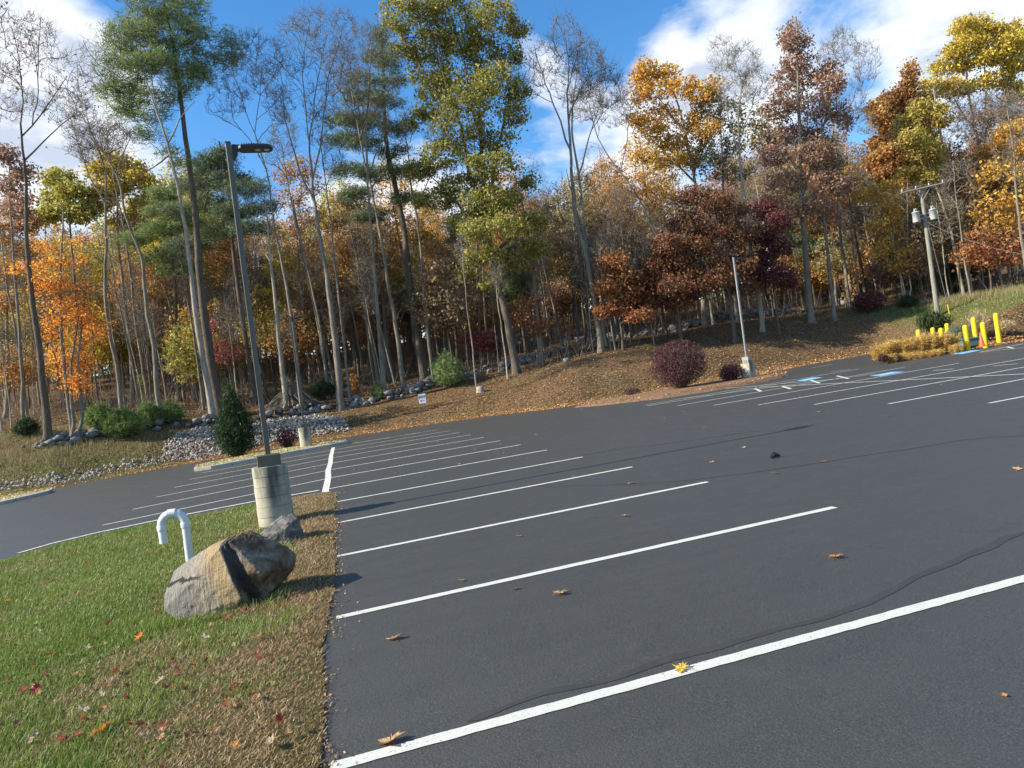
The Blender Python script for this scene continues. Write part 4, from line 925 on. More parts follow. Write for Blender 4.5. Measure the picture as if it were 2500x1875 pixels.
Tb('thick pale trunk standing behind the brush pile',(697,985),[[(687,880),(679,800),(672,700),(664,600),(655,500)]],[(650,520,40,60),(640,590,50,40)],n=(8,40,150),r0=.22,seed=10,bark='barkp',D=53)
Tb('thin pale bare tree left of the shaggy grey tree',(802,962),[[(797,930),(790,850),(775,760),(760,700),(742,620),(722,540),(705,460),(694,424),(684,350)]],[(690,320,35,60),(670,380,35,35)],n=(8,60,220),r0=.12,seed=11,D=56)
Tb('big shaggy-barked grey tree with a tall forked bare crown, centre left',(833,997),[[(822,880),(815,800),(802,680),(792,620),(777,540),(764,440),(756,350)],[(756,350),(748,250),(745,150),(760,60)],[(764,440),(788,350),(800,220),(822,120),(838,50)],[(770,490),(735,420),(712,340),(690,250),(672,190)],[(756,350),(770,260),(785,160),(795,70)]],
   [(735,120,60,70),(800,110,45,70),(850,90,35,60),(690,200,50,60),(755,60,45,35),(830,190,40,60),(770,230,50,50),(660,250,25,40)],n=(24,150,800),r0=.29,seed=12,D=52)
Tb('thinner bare tree beside the shaggy grey tree',(854,975),[[(846,900),(836,800),(820,650),(806,520),(792,420),(785,340)]],[(790,330,35,50),(820,400,30,40)],n=(8,50,200),r0=.13,seed=13,D=54)
Tb('tall bare tree left of the EXIT sign',(943,978),[[(927,850),(916,700),(906,560),(900,424),(894,309),(900,200),(905,110)],[(896,340),(870,250),(850,160),(845,110)],[(900,424),(930,330),(945,230)]],[(880,130,45,70),(850,180,40,55),(920,110,40,60),(950,200,30,50),(890,250,50,50)],n=(16,110,520),r0=.18,seed=14,D=54)
Tb('bare tree rising behind the EXIT sign',(985,940),[[(978,870),(962,760),(950,700),(925,560),(905,460),(882,380),(868,290),(855,200)],[(905,460),(930,380),(940,320)]],[(850,190,45,60),(880,280,45,60),(820,260,35,40),(930,300,30,40)],n=(14,90,380),r0=.2,seed=15,D=57)
Tp('tall blue-green pine left of the yellow-green oak',(1031,892),[[(1010,750),(1000,680),(985,560),(965,440),(947,386),(938,280),(932,150),(928,70)]],[(930,95,16,24),(918,135,35,16),(950,165,32,14),(890,185,50,14),(960,205,35,14),(880,230,55,14),(945,255,45,14),(860,285,60,14),(905,310,60,14),(975,320,35,12),(845,345,55,14),(900,365,50,12),(965,375,40,14),(850,410,60,14),(930,430,60,14),(990,420,30,12),(870,470,50,12),(980,480,35,12),(900,520,50,12)],n=(70,260,900),leaf=(8500,.32),color='dpine',bark='barkd',r0=.40,seed=16,D=60,thick=1.0)
Tb('bare tree between the blue-green pine and the oak',(1055,911),[[(1050,860),(1042,760),(1032,700),(1028,600),(1016,520),(1004,463),(995,380),(980,300)],[(1016,520),(1050,420),(1065,330)]],[(985,300,30,50),(1060,330,30,60),(1030,400,30,40)],n=(10,70,260),r0=.18,seed=17,D=58)
OAK=[(985,50,52,48),(1040,25,48,45),(1095,30,40,40),(1060,90,55,45),(1170,20,42,38),(1215,60,50,38),(1262,75,28,22),(985,115,38,26),(1050,150,60,40),(1130,95,55,40),(1175,120,50,35),(1245,125,30,26),(1130,190,90,38),(1060,215,45,32),(1215,205,60,35),(1265,220,30,22),(1150,260,85,34),(1255,280,38,26),(1045,270,35,24),(1130,325,80,34),(1005,305,22,13),(1215,345,45,25),(1100,385,80,32),(1020,410,42,22),(1205,420,70,32),(1290,440,32,18),(1130,450,70,30),(1060,480,55,22),(1200,490,85,35),(1300,540,36,24),(1150,540,60,26),(1210,570,85,32),(1310,600,38,18),(1180,630,50,22),(1250,635,50,20),(1140,665,25,14),(1200,690,30,14)]
Tl('very large yellow-green oak towering over the middle of the wood edge',(1263,911),[[(1250,840),(1228,740),(1213,685),(1195,600),(1186,540),(1180,470),(1182,400),(1170,300),(1165,200),(1160,80)],[(1186,540),(1160,460),(1145,380),(1130,290),(1090,190),(1050,80),(1030,20)],[(1186,520),(1205,420),(1228,310),(1245,230),(1225,100)],[(1195,600),(1150,540),(1100,470),(1050,430)],[(1200,620),(1240,580),(1280,560)],[(1170,330),(1150,240),(1130,130),(1100,30)]],
   OAK,n=(70,440,2000),leaf=(56000,.135),color='olive',bark='barkd',r0=.33,seed=18,D=54,slope=.55)
Tl('thick dark trunk with a spray of red-orange leaves right of the oak',(1321,886),[[(1317,840),(1312,790),(1305,700),(1292,600),(1275,500)]],[(1275,775,35,22),(1310,800,32,16),(1250,755,20,12),(1290,740,35,14)],n=(12,50,160),leaf=(1500,.13),color='rust',r0=.27,seed=19,D=57,slope=.0)
Tb('thin pale sapling just left of the oak trunk',(1240,918),[[(1232,850),(1222,790),(1217,731),(1208,650)]],[(1210,670,20,40)],n=(4,20,60),r0=.075,seed=20,D=53,bark='barkp')
Tb('thin leaning sapling on the bank right of the small pine',(1163,940),[[(1153,850),(1141,760),(1130,654),(1124,570)]],[(1125,610,20,45)],n=(4,20,60),r0=.07,seed=21,D=52)
Tb('tall grey bare tree with a fine crown against the small white cloud',(1469,857),[[(1461,800),(1446,700),(1427,620),(1407,560),(1398,480),(1391,400),(1386,300),(1383,231)],[(1383,231),(1388,150),(1376,60)],[(1391,400),(1365,310),(1340,240),(1315,150),(1305,110)],[(1386,300),(1420,200),(1460,170),(1510,160)],[(1383,231),(1400,160),(1420,100)]],[(1380,90,45,65),(1330,140,45,50),(1430,130,50,45),(1490,170,40,30),(1400,200,60,50),(1300,200,30,40)],n=(24,150,750),r0=.28,seed=22,D=55)
Tb('second tall bare tree close right of the grey one',(1478,852),[[(1468,780),(1450,700),(1434,637),(1421,520),(1411,420),(1396,330),(1400,240),(1412,150)],[(1411,420),(1450,320),(1475,230)]],[(1440,170,50,50),(1480,240,40,50),(1420,250,50,50)],n=(14,110,480),r0=.2,seed=23,D=58,bark='barkp')
Tb('bare tree leaning strongly left between the oak and the golden oak',(1655,800),[[(1630,640),(1595,560),(1560,480),(1514,417),(1480,370),(1456,328),(1440,250)],[(1514,417),(1530,330),(1540,270)]],[(1440,250,40,50),(1500,280,50,40),(1540,240,35,40)],n=(12,90,380),r0=.15,seed=24,D=60)
Tl('golden-orange oak with an open crown right of centre',(1722,800),[[(1712,680),(1705,560),(1697,450),(1680,380),(1662,290),(1640,210)],[(1697,450),(1650,400),(1600,350),(1570,310)],[(1690,420),(1720,330),(1740,250),(1745,200)],[(1670,330),(1620,260),(1590,200),(1580,160)]],
   [(1585,160,36,26),(1570,195,28,28),(1635,175,30,26),(1600,225,38,20),(1555,240,22,18),(1655,220,38,24),(1620,275,45,22),(1555,300,28,14),(1700,240,38,26),(1680,290,36,20),(1745,205,26,20),(1590,335,50,18),(1650,350,42,20),(1720,320,36,24),(1575,375,40,14),(1625,400,50,18),(1690,380,38,18)],n=(40,220,800),leaf=(11500,.16),color='gold',bark='barkg',r0=.26,seed=25,D=62,slope=.5)
Tb('pale bare tree with a fine crown between golden oak and pin oak',(1858,785),[[(1850,720),(1832,620),(1818,500),(1806,370),(1800,280),(1812,200)],[(1806,370),(1775,300),(1760,220),(1750,160)],[(1804,340),(1840,260),(1855,200)]],[(1755,150,40,50),(1810,160,45,50),(1850,200,35,50),(1790,240,50,40)],n=(20,130,620),r0=.2,seed=26,D=58,bark='barkp')
Tl('olive-brown tree with thinning leaves behind the pale bare tree',(1800,792),[[(1788,680),(1768,520),(1762,400),(1757,320),(1760,260)],[(1762,400),(1720,330),(1700,280)]],[(1740,260,40,35),(1790,280,40,40),(1700,330,40,35),(1760,350,55,35),(1820,340,35,35),(1730,410,50,30),(1800,420,40,30),(1850,300,28,40)],n=(26,160,600),leaf=(5200,.16),color='obrown',r0=.19,seed=27,D=62)
PIN=[(1937,68,20,24),(1925,105,28,22),(1955,110,26,22),(1945,150,42,26),(1915,185,34,22),(1975,190,38,26),(1935,225,52,26),(2028,170,28,22),(2012,215,36,26),(1900,270,46,24),(1985,270,50,28),(2045,275,32,24),(1930,320,62,26),(2010,330,50,28),(2065,300,18,14),(1900,375,46,24),(1965,385,58,28),(2035,390,42,26),(1930,440,56,26),(2000,455,52,26),(1890,490,32,22),(1960,510,58,22),(2055,450,30,20),(2030,520,36,18)]
Tl('tall reddish-brown pin oak, highest crown right of centre',(1980,766),[[(1972,690),(1965,600),(1956,538),(1951,480),(1946,400),(1945,300),(1941,200),(1938,100),(1936,50)],[(1951,480),(1985,400),(2010,310),(2025,220)],[(1948,430),(1915,360),(1900,290)]],PIN,n=(60,360,1500),leaf=(20000,.15),color='pinoak',bark='barkg',r0=.29,seed=28,D=60,slope=.45)
Tb('grey tree close right of the pin oak trunk',(2036,758),[[(2030,700),(2016,600),(2009,538),(2001,450),(1996,380),(2002,300)]],[(2000,330,40,60),(2030,400,35,40)],n=(12,80,300),r0=.2,seed=29,D=60,leaf=(700,.15),color='obrown')
Tb('bare tree with a misty fine crown behind the pin oak',(2075,745),[[(2066,650),(2055,540),(2040,450),(2034,350),(2044,250),(2062,160)],[(2034,350),(2070,270),(2090,200)]],[(2060,110,40,45),(2095,170,35,50),(2080,240,45,45),(2100,300,30,40),(2030,130,30,40)],n=(20,150,800),r0=.17,seed=30,D=66)
Tl('dense golden-orange maple with a pointed top behind the utility pole',(2312,735),[[(2300,660),(2285,580),(2268,480),(2252,380),(2232,280),(2218,200)]],
   [(2216,180,14,22),(2214,215,28,18),(2190,235,34,18),(2240,235,30,18),(2150,258,38,16),(2205,270,48,20),(2140,292,28,16),(2250,290,35,22),(2180,315,48,20),(2150,345,24,14),(2215,350,45,24),(2165,375,38,16),(2140,395,28,18),(2205,395,50,20),(2165,425,40,14),(2230,425,40,16)],n=(50,300,1100),leaf=(21000,.17),color='copper',bark='barkd',r0=.24,seed=31,D=66,slope=.35)
Tl('olive-yellow tree leaning left in front of the golden-orange maple',(2352,700),[[(2335,640),(2322,560),(2292,470),(2267,405),(2258,350),(2245,290)],[(2267,405),(2290,340),(2295,290)]],[(2250,265,32,18),(2290,285,22,30),(2225,300,38,22),(2265,325,45,24),(2210,345,34,20),(2250,375,45,22),(2285,390,28,18),(2235,415,36,14),(2270,430,22,14)],n=(30,170,600),leaf=(9500,.15),color='olgold',bark='barkp',r0=.15,seed=32,D=60)
Tl('tall yellow-crowned tree at the upper right, bare pale limbs below',(2440,700),[[(2432,620),(2418,520),(2404,410),(2385,330),(2365,250),(2350,150),(2345,90)],[(2404,410),(2410,310),(2405,200),(2400,90)],[(2410,440),(2440,330),(2460,220),(2470,120)],[(2385,330),(2340,270),(2310,200)]],
   [(2390,55,50,22),(2345,75,36,20),(2430,75,40,22),(2360,115,50,22),(2480,70,40,24),(2440,120,42,22),(2320,135,32,18),(2300,225,44,18),(2420,200,55,18),(2480,225,36,22),(2350,215,40,16),(2260,240,24,14),(2490,115,34,26),(2400,150,50,16),(2290,170,26,16),(2340,165,34,14),(2475,160,34,20),(2275,200,24,14)],n=(70,380,1500),leaf=(19000,.17),color='yellow',bark='barkp',r0=.26,seed=33,D=68,slope=.8)
Tl('golden-orange tree cut by the right edge of the picture',(2535,690),[[(2525,600),(2510,500),(2490,420),(2480,350)]],[(2450,330,36,20),(2495,315,34,26),(2430,370,38,20),(2480,375,40,22),(2440,410,40,18),(2500,425,36,22)],n=(26,160,500),leaf=(8500,.17),color='gold',r0=.2,seed=34,D=62)
Tl('sparse red-orange tree right of the utility pole crossarm',(2395,712),[[(2385,640),(2370,560),(2352,480),(2340,400),(2332,350)]],[(2330,370,26,24),(2350,420,32,26),(2325,460,30,24),(2365,490,34,26),(2345,540,36,24),(2385,570,26,26),(2310,520,22,20),(2440,470,40,26),(2470,540,40,24),(2420,600,36,20)],n=(24,130,420),leaf=(4800,.16),color='rust',r0=.16,seed=35,D=64)
Tl('small golden birch clump left of the utility pole',(2205,722),[[(2195,650),(2180,580),(2160,520),(2140,470)],[None,(2190,640),(2185,560),(2190,500)],[None,(2225,650),(2215,590),(2205,540)]],[(2120,475,30,18),(2160,500,34,20),(2195,530,30,22),(2140,550,30,16),(2190,575,36,20),(2160,610,26,16),(2205,620,30,18),(2190,650,32,14),(2170,455,30,14)],n=(26,150,480),leaf=(5200,.14),color='gold',bark='barkp',r0=.09,seed=36,D=61)
Tl('large dark rust oak left of the blocky light pole',(1789,790),[[(1782,720),(1770,640),(1755,560),(1745,500)],[(1765,640),(1720,590),(1690,540)],[(1770,650),(1800,600),(1815,560)]],[(1690,480,38,24),(1740,500,42,26),(1790,520,36,26),(1680,540,42,24),(1750,560,50,26),(1815,570,30,34),(1690,600,48,26),(1640,610,30,28),(1750,625,52,28),(1810,640,36,30),(1680,660,50,26),(1745,685,56,24),(1815,700,38,20),(1690,715,40,16),(1640,680,30,22)],n=(40,260,900),leaf=(14000,.14),color='drust',bark='barkd',r0=.2,seed=37,D=55,slope=.3,thick=1.3)
Tl('crimson-leaved tree behind the blocky light pole',(1897,770),[[(1890,720),(1885,650),(1880,580),(1876,520)]],[(1872,510,26,22),(1895,545,32,22),(1865,575,34,22),(1905,600,32,26),(1870,630,36,24),(1915,660,26,18),(1880,680,40,20),(1930,690,24,14),(1840,670,20,16)],n=(30,170,600),leaf=(9000,.13),color='crimson',bark='barkd',r0=.12,seed=38,D=57,slope=.2)
Tl('rust-brown oak standing above the purple barberry',(1662,822),[[(1655,760),(1648,700),(1635,640),(1625,600)]],[(1620,600,34,24),(1650,640,34,24),(1600,650,36,24),(1570,690,36,22),(1630,700,44,22),(1590,735,50,18),(1655,740,30,18),(1540,720,30,16)],n=(30,170,600),leaf=(9000,.13),color='drust',bark='barkd',r0=.14,seed=39,D=54,slope=.2,thick=1.5)
Tl('dark copper young oak left of the purple barberry',(1520,842),[[(1514,790),(1508,720),(1500,650)]],[(1500,640,30,30),(1530,680,34,22),(1485,700,34,20),(1530,730,40,18),(1490,755,36,14),(1560,770,34,12)],n=(24,130,420),leaf=(7500,.13),color='rust',bark='barkd',r0=.11,seed=40,D=53.5,slope=.2,thick=1.5)
Tl('rust-orange understory tree behind the bare trunks left of the oak',(1092,905),[[(1088,850),(1082,770),(1075,700),(1070,640)]],[(1062,610,26,20),(1072,650,28,20),(1055,690,30,14),(1100,715,32,12),(1135,725,24,10),(1085,745,30,10)],n=(22,110,320),leaf=(3600,.14),color='copper',r0=.1,seed=41,D=62)
Tl('bright yellow understory tree deep behind the oak',(1195,870),[[(1195,820),(1192,760),(1190,700)]],[(1190,700,30,18),(1180,735,32,18),(1205,760,32,16)],n=(16,80,240),leaf=(3600,.16),color='yellow',r0=.1,seed=42,D=70)
Tl('low maroon-leaved sapling under the oak',(1175,885),[[(1172,850),(1170,820)]],[(1160,830,36,12),(1195,845,26,12)],n=(10,60,160),leaf=(1700,.13),color='red',r0=.05,seed=43,D=60)
Tl('thin crimson sapling between the tall pine and the near light pole',(572,985),[[(565,920),(550,850),(535,790)]],[(517,800,16,16),(538,845,24,14),(580,862,18,8),(550,870,26,12)],n=(14,70,200),leaf=(1100,.11),color='red',r0=.05,seed=44,D=54)
Tl('yellow-green tree behind the orange maple, upper left',(215,1030),[[(205,900),(190,760),(175,600),(165,500),(160,450)]],[(150,440,38,22),(190,470,36,22),(130,480,36,22),(165,520,48,22),(215,520,30,24),(120,530,28,20)],n=(26,150,520),leaf=(7500,.17),color='yolive',r0=.2,seed=45,D=63)
Tl('yellow-leaved tree with rounded top left of the white pine',(330,1010),[[(322,880),(310,740),(298,600),(290,480),(285,400)]],[(280,385,32,18),(310,410,38,20),(255,425,34,22),(340,440,32,22),(285,460,48,24),(350,500,36,26),(250,490,36,24),(300,530,50,26),(380,470,26,24)],n=(32,180,700),leaf=(11000,.17),color='yellow',r0=.22,seed=46,D=64)
Tl('orange-brown tree cut by the left edge of the picture',(22,1100),[[(15,980),(10,820),(5,650),(0,560)]],[(10,500,40,30),(50,540,36,26),(10,570,44,28),(55,610,40,26),(15,660,44,26),(60,690,34,20),(10,740,36,24)],n=(32,180,650),leaf=(5500,.15),color='copper',r0=.2,seed=47,D=58)
Tl('olive-gold tree behind the leaning pale tree',(455,1000),[[(448,880),(435,760),(420,640),(410,540)]],[(420,520,36,22),(390,550,36,22),(440,580,38,24),(400,620,42,22),(450,650,34,20)],n=(24,130,420),leaf=(6000,.17),color='yolive',r0=.16,seed=48,D=68)
Tl('brown-orange tree behind the slim bare tree right of the light pole',(760,960),[[(748,840),(732,700),(718,560),(710,460)]],[(735,400,38,26),(700,430,32,22),(760,450,34,28),(715,490,40,24),(755,530,42,26),(700,560,38,22),(740,600,44,22)],n=(30,170,600),leaf=(4200,.14),color='copper',r0=.17,seed=49,D=66)
Tl('pink-brown tree at the left edge behind the dark bare tree',(62,1085),[[(55,950),(45,800),(35,620),(30,480),(28,400)]],[(25,380,32,22),(50,420,32,22),(15,450,36,22),(60,490,28,18),(25,510,36,18)],n=(22,120,400),leaf=(2600,.14),color='pinoak',r0=.15,seed=50,D=50)
Tb('twisted pale snag leaning left of the pin oak',(1748,830),[[(1735,750),(1722,690),(1690,600),(1668,540)]],[(1680,570,30,40),(1650,560,30,30)],n=(8,40,140),r0=.13,seed=51,D=63,bark='barkp')
Tb('grey-mauve twiggy tree under the tall yellow crown at the right',(2480,690),[[(2470,620),(2455,520),(2435,430),(2420,340),(2410,280)],[(2435,430),(2470,350),(2490,290)]],[(2400,270,50,40),(2450,300,50,40),(2360,310,45,40),(2480,250,30,35),(2340,260,30,30)],n=(24,170,800),r0=.18,seed=53,D=66,bark='barkp',leaf=(1400,.15),color='pinoak')
Tl('sparse brown-leaved tree between the blue-green pine and the shaggy grey tree',(915,950),[[(905,850),(890,740),(872,620),(860,520)]],[(860,480,40,26),(890,520,36,26),(840,540,40,24),(880,580,50,24),(830,600,36,22),(900,630,40,22)],n=(26,150,480),leaf=(4200,.14),color='brown',r0=.15,seed=54,D=66)
Tl('sparse copper tree behind the two leaning pale trees',(480,1000),[[(470,880),(455,760),(440,640),(430,560)]],[(600,600,50,30),(520,620,50,30),(450,700,40,24),(560,660,40,26)],n=(22,130,400),leaf=(3600,.14),color='copper',r0=.14,seed=55,D=64)
# ------------------------------------------------------------------ young pines, shrubs
def shrub(name,label,cat,px,w,h,n,size,color,kind='leaf',stems=14,up=1.0,D=None,seed=0,group=None,cone=0,bark='barkd',back=0):
    b=hit(*px) if D is None else W(px[0],px[1],D)
    if D is None: D=depth(b)
    rs=np.random.RandomState(seed+77); k=D/F; w_=w*k; h_=h*k; b=np.array([b[0],b[1],h1(b[0],b[1])]) if back==0 else np.array([b[0],b[1],b[2]])
    root=empty(name,tuple(b),label,cat,group); g=Grow(seed); tips=[]
    for i in range(stems):
        a=rs.rand()*6.28; r_=rs.rand()**.6*w_*.45; top=np.array([math.cos(a)*r_,math.sin(a)*r_,h_*(.55+.4*rs.rand())*(1-(cone*r_/(w_*.5)))]); b0_=np.array([math.cos(a)*.06,math.sin(a)*.06,-.05])
        m_=(b0_+top)/2+np.array([math.cos(a),math.sin(a),0])*r_*.2; u=np.linspace(0,1,6)[:,None]; P=(1-u)**2*b0_+2*u*(1-u)*m_+u*u*top; g.addbr(P,np.linspace(.022,.007,6)*(1+w_*.2),0)
    V,Fq=g.mesh(0,0,{0:4}); obj('stems',npmesh('stems',V,[Fq],M[bark]),root)
    d=rs.randn(n,3); d/=np.linalg.norm(d,axis=1)[:,None]; r=(rs.rand(n)**.4)[:,None]; C=d*r*np.array([w_*.5,w_*.5,h_*.48])+np.array([0,0,h_*.52])
    if cone: zf=np.clip(C[:,2]/h_,0,1); C[:,:2]*=(np.clip(1.25-cone*zf,0.06,1.2)*np.clip(zf*5+.35,0,1))[:,None]
    # lumpy outline
    fr=1+.42*(fbm(np.arctan2(C[:,1],C[:,0])*4,C[:,2]*2.6,1.8,seed)-.5)*2; C[:,:2]*=fr[:,None]
    if kind=='pine': q_=(1+.75*rs.rand(n)**5); C[:,:2]*=q_[:,None]; C[:,2]*=1+.35*rs.rand(n)**6
    hole=fbm(C[:,0]+C[:,2]*.7+seed,C[:,1]-C[:,2]*.5,2.2/max(w_,.6),seed+9)>(.36 if not cone or kind!='pine' else .30); C=C[(hole|('barberry' in name))&(C[:,2]>.02)]
    if kind=='pine': me=needlemesh('foliage',C,size,M['needle'],rs,4,.7*up)
    else: me=leafmesh('foliage',C,size,M['leaf'],rs,1.5)
    f=obj('foliage',me,root); f.color=(*COLS[color],1); return root
COLS['ever']=(.03,.065,.018); COLS['purple']=(.13,.055,.058); COLS['green']=(.12,.18,.05); COLS['bgreen']=(.16,.20,.13); COLS['golden']=(.66,.43,.12); COLS['dgreen']=(.05,.075,.025)
e=shrub('evergreen_shrub','dense dark green conical evergreen on the gravel median left of the near light pole','shrub',(582,1122),92,158,9000,.16,'ever','pine',D=38.6,seed=1,cone=.95,back=1,up=2.4)
shrub('barberry_shrub','large round purple barberry on the mulch island','shrub',(1664,952),140,124,13000,.055,'purple',D=39,seed=2,stems=40,back=1)
shrub('barberry_shrub','small dark red bush between the large barberry and the blocky light pole','shrub',(1787,936),58,50,2600,.05,'maroon',D=39.5,seed=3,stems=26,back=1)
shrub('barberry_shrub','small twiggy maroon shrub on the median before the white stones','shrub',(703,1096),56,54,1500,.05,'maroon',D=39,seed=4,stems=30,back=1)
shrub('barberry_shrub','tiny purple shrub on the bank left of the large barberry','shrub',(1545,968),40,24,700,.05,'purple',D=41,seed=5,stems=14)
shrub('red_shrub','dark red shrub at the foot of the bank below the utility pole','shrub',(2125,762),78,52,3600,.10,'crimson',seed=6,stems=20)
for i,(px,w,h,c,lab) in enumerate([((248,1052),66,60,'lpine','first light green young pine from the left, beside the orange maple'),((305,1068),82,66,'lpine','largest light green young pine at the left wood edge'),
   ((368,1042),52,58,'lpine','light green young pine third from the left'),((422,1034),50,46,'lpine','light green young pine nearest the big pine trunk'),((68,1066),46,40,'dgreen','dark green young pine at the far left beyond the bare tree'),
   ((1098,946),74,76,'pine','bushy dark green young pine on the leafy bank right of the EXIT sign'),((925,976),26,36,'pine','small green pine seedling behind the dark wall left of the EXIT sign'),((790,975),60,44,'dgreen','low green bush behind the thin pale tree'),
   ((2330,720),56,70,'dgreen','green young pine right of the utility pole'),((2235,715),60,56,'dgreen','dark green shrub left of the utility pole'),((2400,690),70,120,'dgreen','tall green young pine behind the guy wires'),((2215,750),44,24,'dgreen','low dark juniper left of the utility pole')]):
    shrub('young_pine' if 'pine' in lab else 'evergreen_shrub',lab,'pine tree' if 'pine' in lab else 'shrub',px,w,h,int(900+w*h*.35),.22,c,'pine',seed=20+i,cone=.7,stems=8)
shrub('yellow_shrub','yellow-green shrub glowing deep among the left trunks',"shrub",(362,985),50,60,1500,.16,'yolive',D=66,seed=40)
shrub('orange_shrub','small orange-leaved sapling left of the EXIT sign','shrub',(870,968),26,60,260,.12,'orange',seed=41,stems=4)
shrub('autumn_shrub','yellow-brown shrub left of the dark red shrub','shrub',(2080,742),40,52,900,.12,'gold',seed=42)
shrub('ornamental_grass','large dark green ornamental grass clump below the utility pole','ornamental grass',(2288,802),56,34,1200,.36,'dgreen','pine',D=46,seed=43,up=3,back=1)
for i,(px,w,h,c,n_,lab) in enumerate([((2345,842),56,44,'bgreen',1500,'grey-green bushy plant behind the green utility box'),((2395,815),40,60,'tan',300,'dried flower stalks between two yellow bollards'),((2375,838),40,40,'bgreen',900,'grey-green plant just left of the leaning flower stalks'),((2458,812),40,30,'tan',500,'low dry plant at the foot of the rightmost bollard')]):
    shrub('bedding_plant',lab,'plant',px,w,h,n_,.14,c,'pine',D=39.5-i*.2,seed=50+i,up=3,stems=12,back=1)
# golden feathery plants of the bed
rs=np.random.RandomState(9)
gp=[(2152,872,44,52),(2168,866,46,58),(2192,866,50,60),(2218,862,50,60),(2240,860,48,66),(2268,856,52,70),(2296,854,50,66),(2322,850,46,58),(2180,880,40,34),(2230,876,44,36),(2278,870,44,34),(2334,858,28,36)]
gl=['leftmost','second','third','fourth','fifth','sixth','seventh','eighth','front left','front middle','front right','last right-hand']
proto=None
def goldplant(seed):
    rs=np.random.RandomState(seed); root=bpy.data.objects.new('golden_plant',None); COL.objects.link(root); g=Grow(seed); C=[]
    for i in range(42):
        a=rs.rand()*6.28; r_=rs.rand()**.5*.42; h_=.75+.45*rs.rand(); P=np.array([[math.cos(a)*r_*.6,math.sin(a)*r_*.6,-.05],[math.cos(a)*r_*.85,math.sin(a)*r_*.85,h_*.5],[math.cos(a)*r_*1.15,math.sin(a)*r_*1.15,h_]]); g.addbr(P,np.array([.008,.006,.004]),0)
        t=rs.rand(34); C.append(P[0]+(P[2]-P[0])*(.2+.8*t[:,None])+rs.randn(34,3)*.02)
    V,Fq=g.mesh(0,0,{0:3}); s_=obj('stems',npmesh('stems',V,[Fq],M['twig']),root)
    f=obj('foliage',needlemesh('foliage',np.concatenate(C),.11,M['needle'],rs,3,.6),root); f.color=(*COLS['golden'],1); return root
gp_=[goldplant(i) for i in range(3)]
def copy_tree(o):
    c=o.copy(); COL.objects.link(c)
    for ch in o.children: d=ch.copy(); COL.objects.link(d); d.parent=c
    return c
used=set()
for i,(x,y,w,h) in enumerate(gp):
    P=W(x,y+7,36.6 if i<8 else 35.6); k=i%3; o=gp_[k] if k not in used else copy_tree(gp_[k]); used.add(k)
    o.location=(P[0],P[1],P[2]-.05); s_=w/F*36.6/.95; o.scale=(s_*1.1,s_*1.1,h*.74/F*36.6/1.15); o.rotation_euler=(0,0,i*1.3); tag(o,f'{gl[i]} golden feathery plant in the roadside planting bed','plant','golden feathery plants')
for i,(x,y,l) in enumerate([(2158,884,'left'),(2190,884,'right')]): shrub('purple_plant',f'{l} of two low purple-leaved plants before the golden plants','plant',(x,y),26,20,350,.06,'purple',D=35.4,seed=60+i,stems=8,back=1)
# ------------------------------------------------------------------ the wood behind: prototypes and copies
def proto_tree(kind,seed,h,env,n,leaf,color,bark,r0,slope=.6):
    rs=np.random.RandomState(seed); lean=rs.randn(2)*.04*h; st=[(0,0,-.4),(lean[0]*.3,lean[1]*.3,h*.3),(lean[0]*.8,lean[1]*.6,h*.62),(lean[0],lean[1],h*.95)]
    t=tree({'pine':'pine_tree','bare':'bare_tree','leaf':'autumn_tree'}[kind],'x','tree',None,[st],env,n=n,leaf=leaf,color=color,bark=bark,kind=kind,seed=seed,r0=r0,local=True,slope=slope,twr=.014); TREES.pop(); return t
PR={}
PR['bare']=[proto_tree('bare',300+i,h,[(0,0,h*.8,2.4,2.4,h*.19),(.8,0,h*.62,1.8,1.8,h*.14)],(10,60,260),None,None,bk,.15+.03*i) for i,(h,bk) in enumerate([(19,'barkg'),(22,'barkg'),(17,'barkd'),(21,'barkp'),(15,'barkg')])]
PR['leaf']=[proto_tree('leaf',320+i,h,[(0,0,h*.86,2.0,2.0,h*.12),(1.4,.5,h*.70,2.2,2.2,h*.08),(-1.5,-.6,h*.74,2.2,2.2,h*.08),(.2,-1,h*.56,2.6,2.6,h*.06),(-.8,1.2,h*.62,2.2,2.2,h*.06),(1.3,.8,h*.46,1.8,1.8,h*.05)],(30,160,560),(7600,.14),'gold','barkg',.16) for i,h in enumerate([17,20,15,18])]
PR['under']=[proto_tree('leaf',340+i,h,[(0,0,h*.65,2.2,2.2,h*.28),(.9,.3,h*.5,1.6,1.6,h*.16),(-.9,-.3,h*.55,1.6,1.6,h*.16)],(14,70,240),(2300,.16),'copper','barkd',.07,.3) for i,h in enumerate([8,6,10])]
PR['pine']=[proto_tree('pine',360+i,h,[(0,0,h*.93,.9,.9,h*.05)]+[(math.cos(j*2.4)*1.1,math.sin(j*2.4)*1.1,h*(.45+.05*j),1.9-.12*j,1.9-.12*j,.5) for j in range(9)],(40,150,420),(5200,.32),'dpine','barkd',.22,0) for i,h in enumerate([20,16])]
PR['pole']=[proto_tree('bare',380+i,h,[(0,0,h*.75,1.1,1.1,h*.22)],(5,26,110),None,None,bk,r) for i,(h,bk,r) in enumerate([(10,'barkg',.07),(13,'barkd',.09),(8,'barkp',.05),(14,'barkg',.11)])]
LB={'bare':('bare grey tree deep in the wood behind the edge trees','bare trees deep in the wood'),'pole':('thin bare sapling among the dense trunks of the wood','thin saplings in the wood'),
    'leaf':None,'under':None,'pine':('dark pine deep in the wood behind the edge trees','pines deep in the wood')}
rs=np.random.RandomState(21); placed=[]; cnt={}
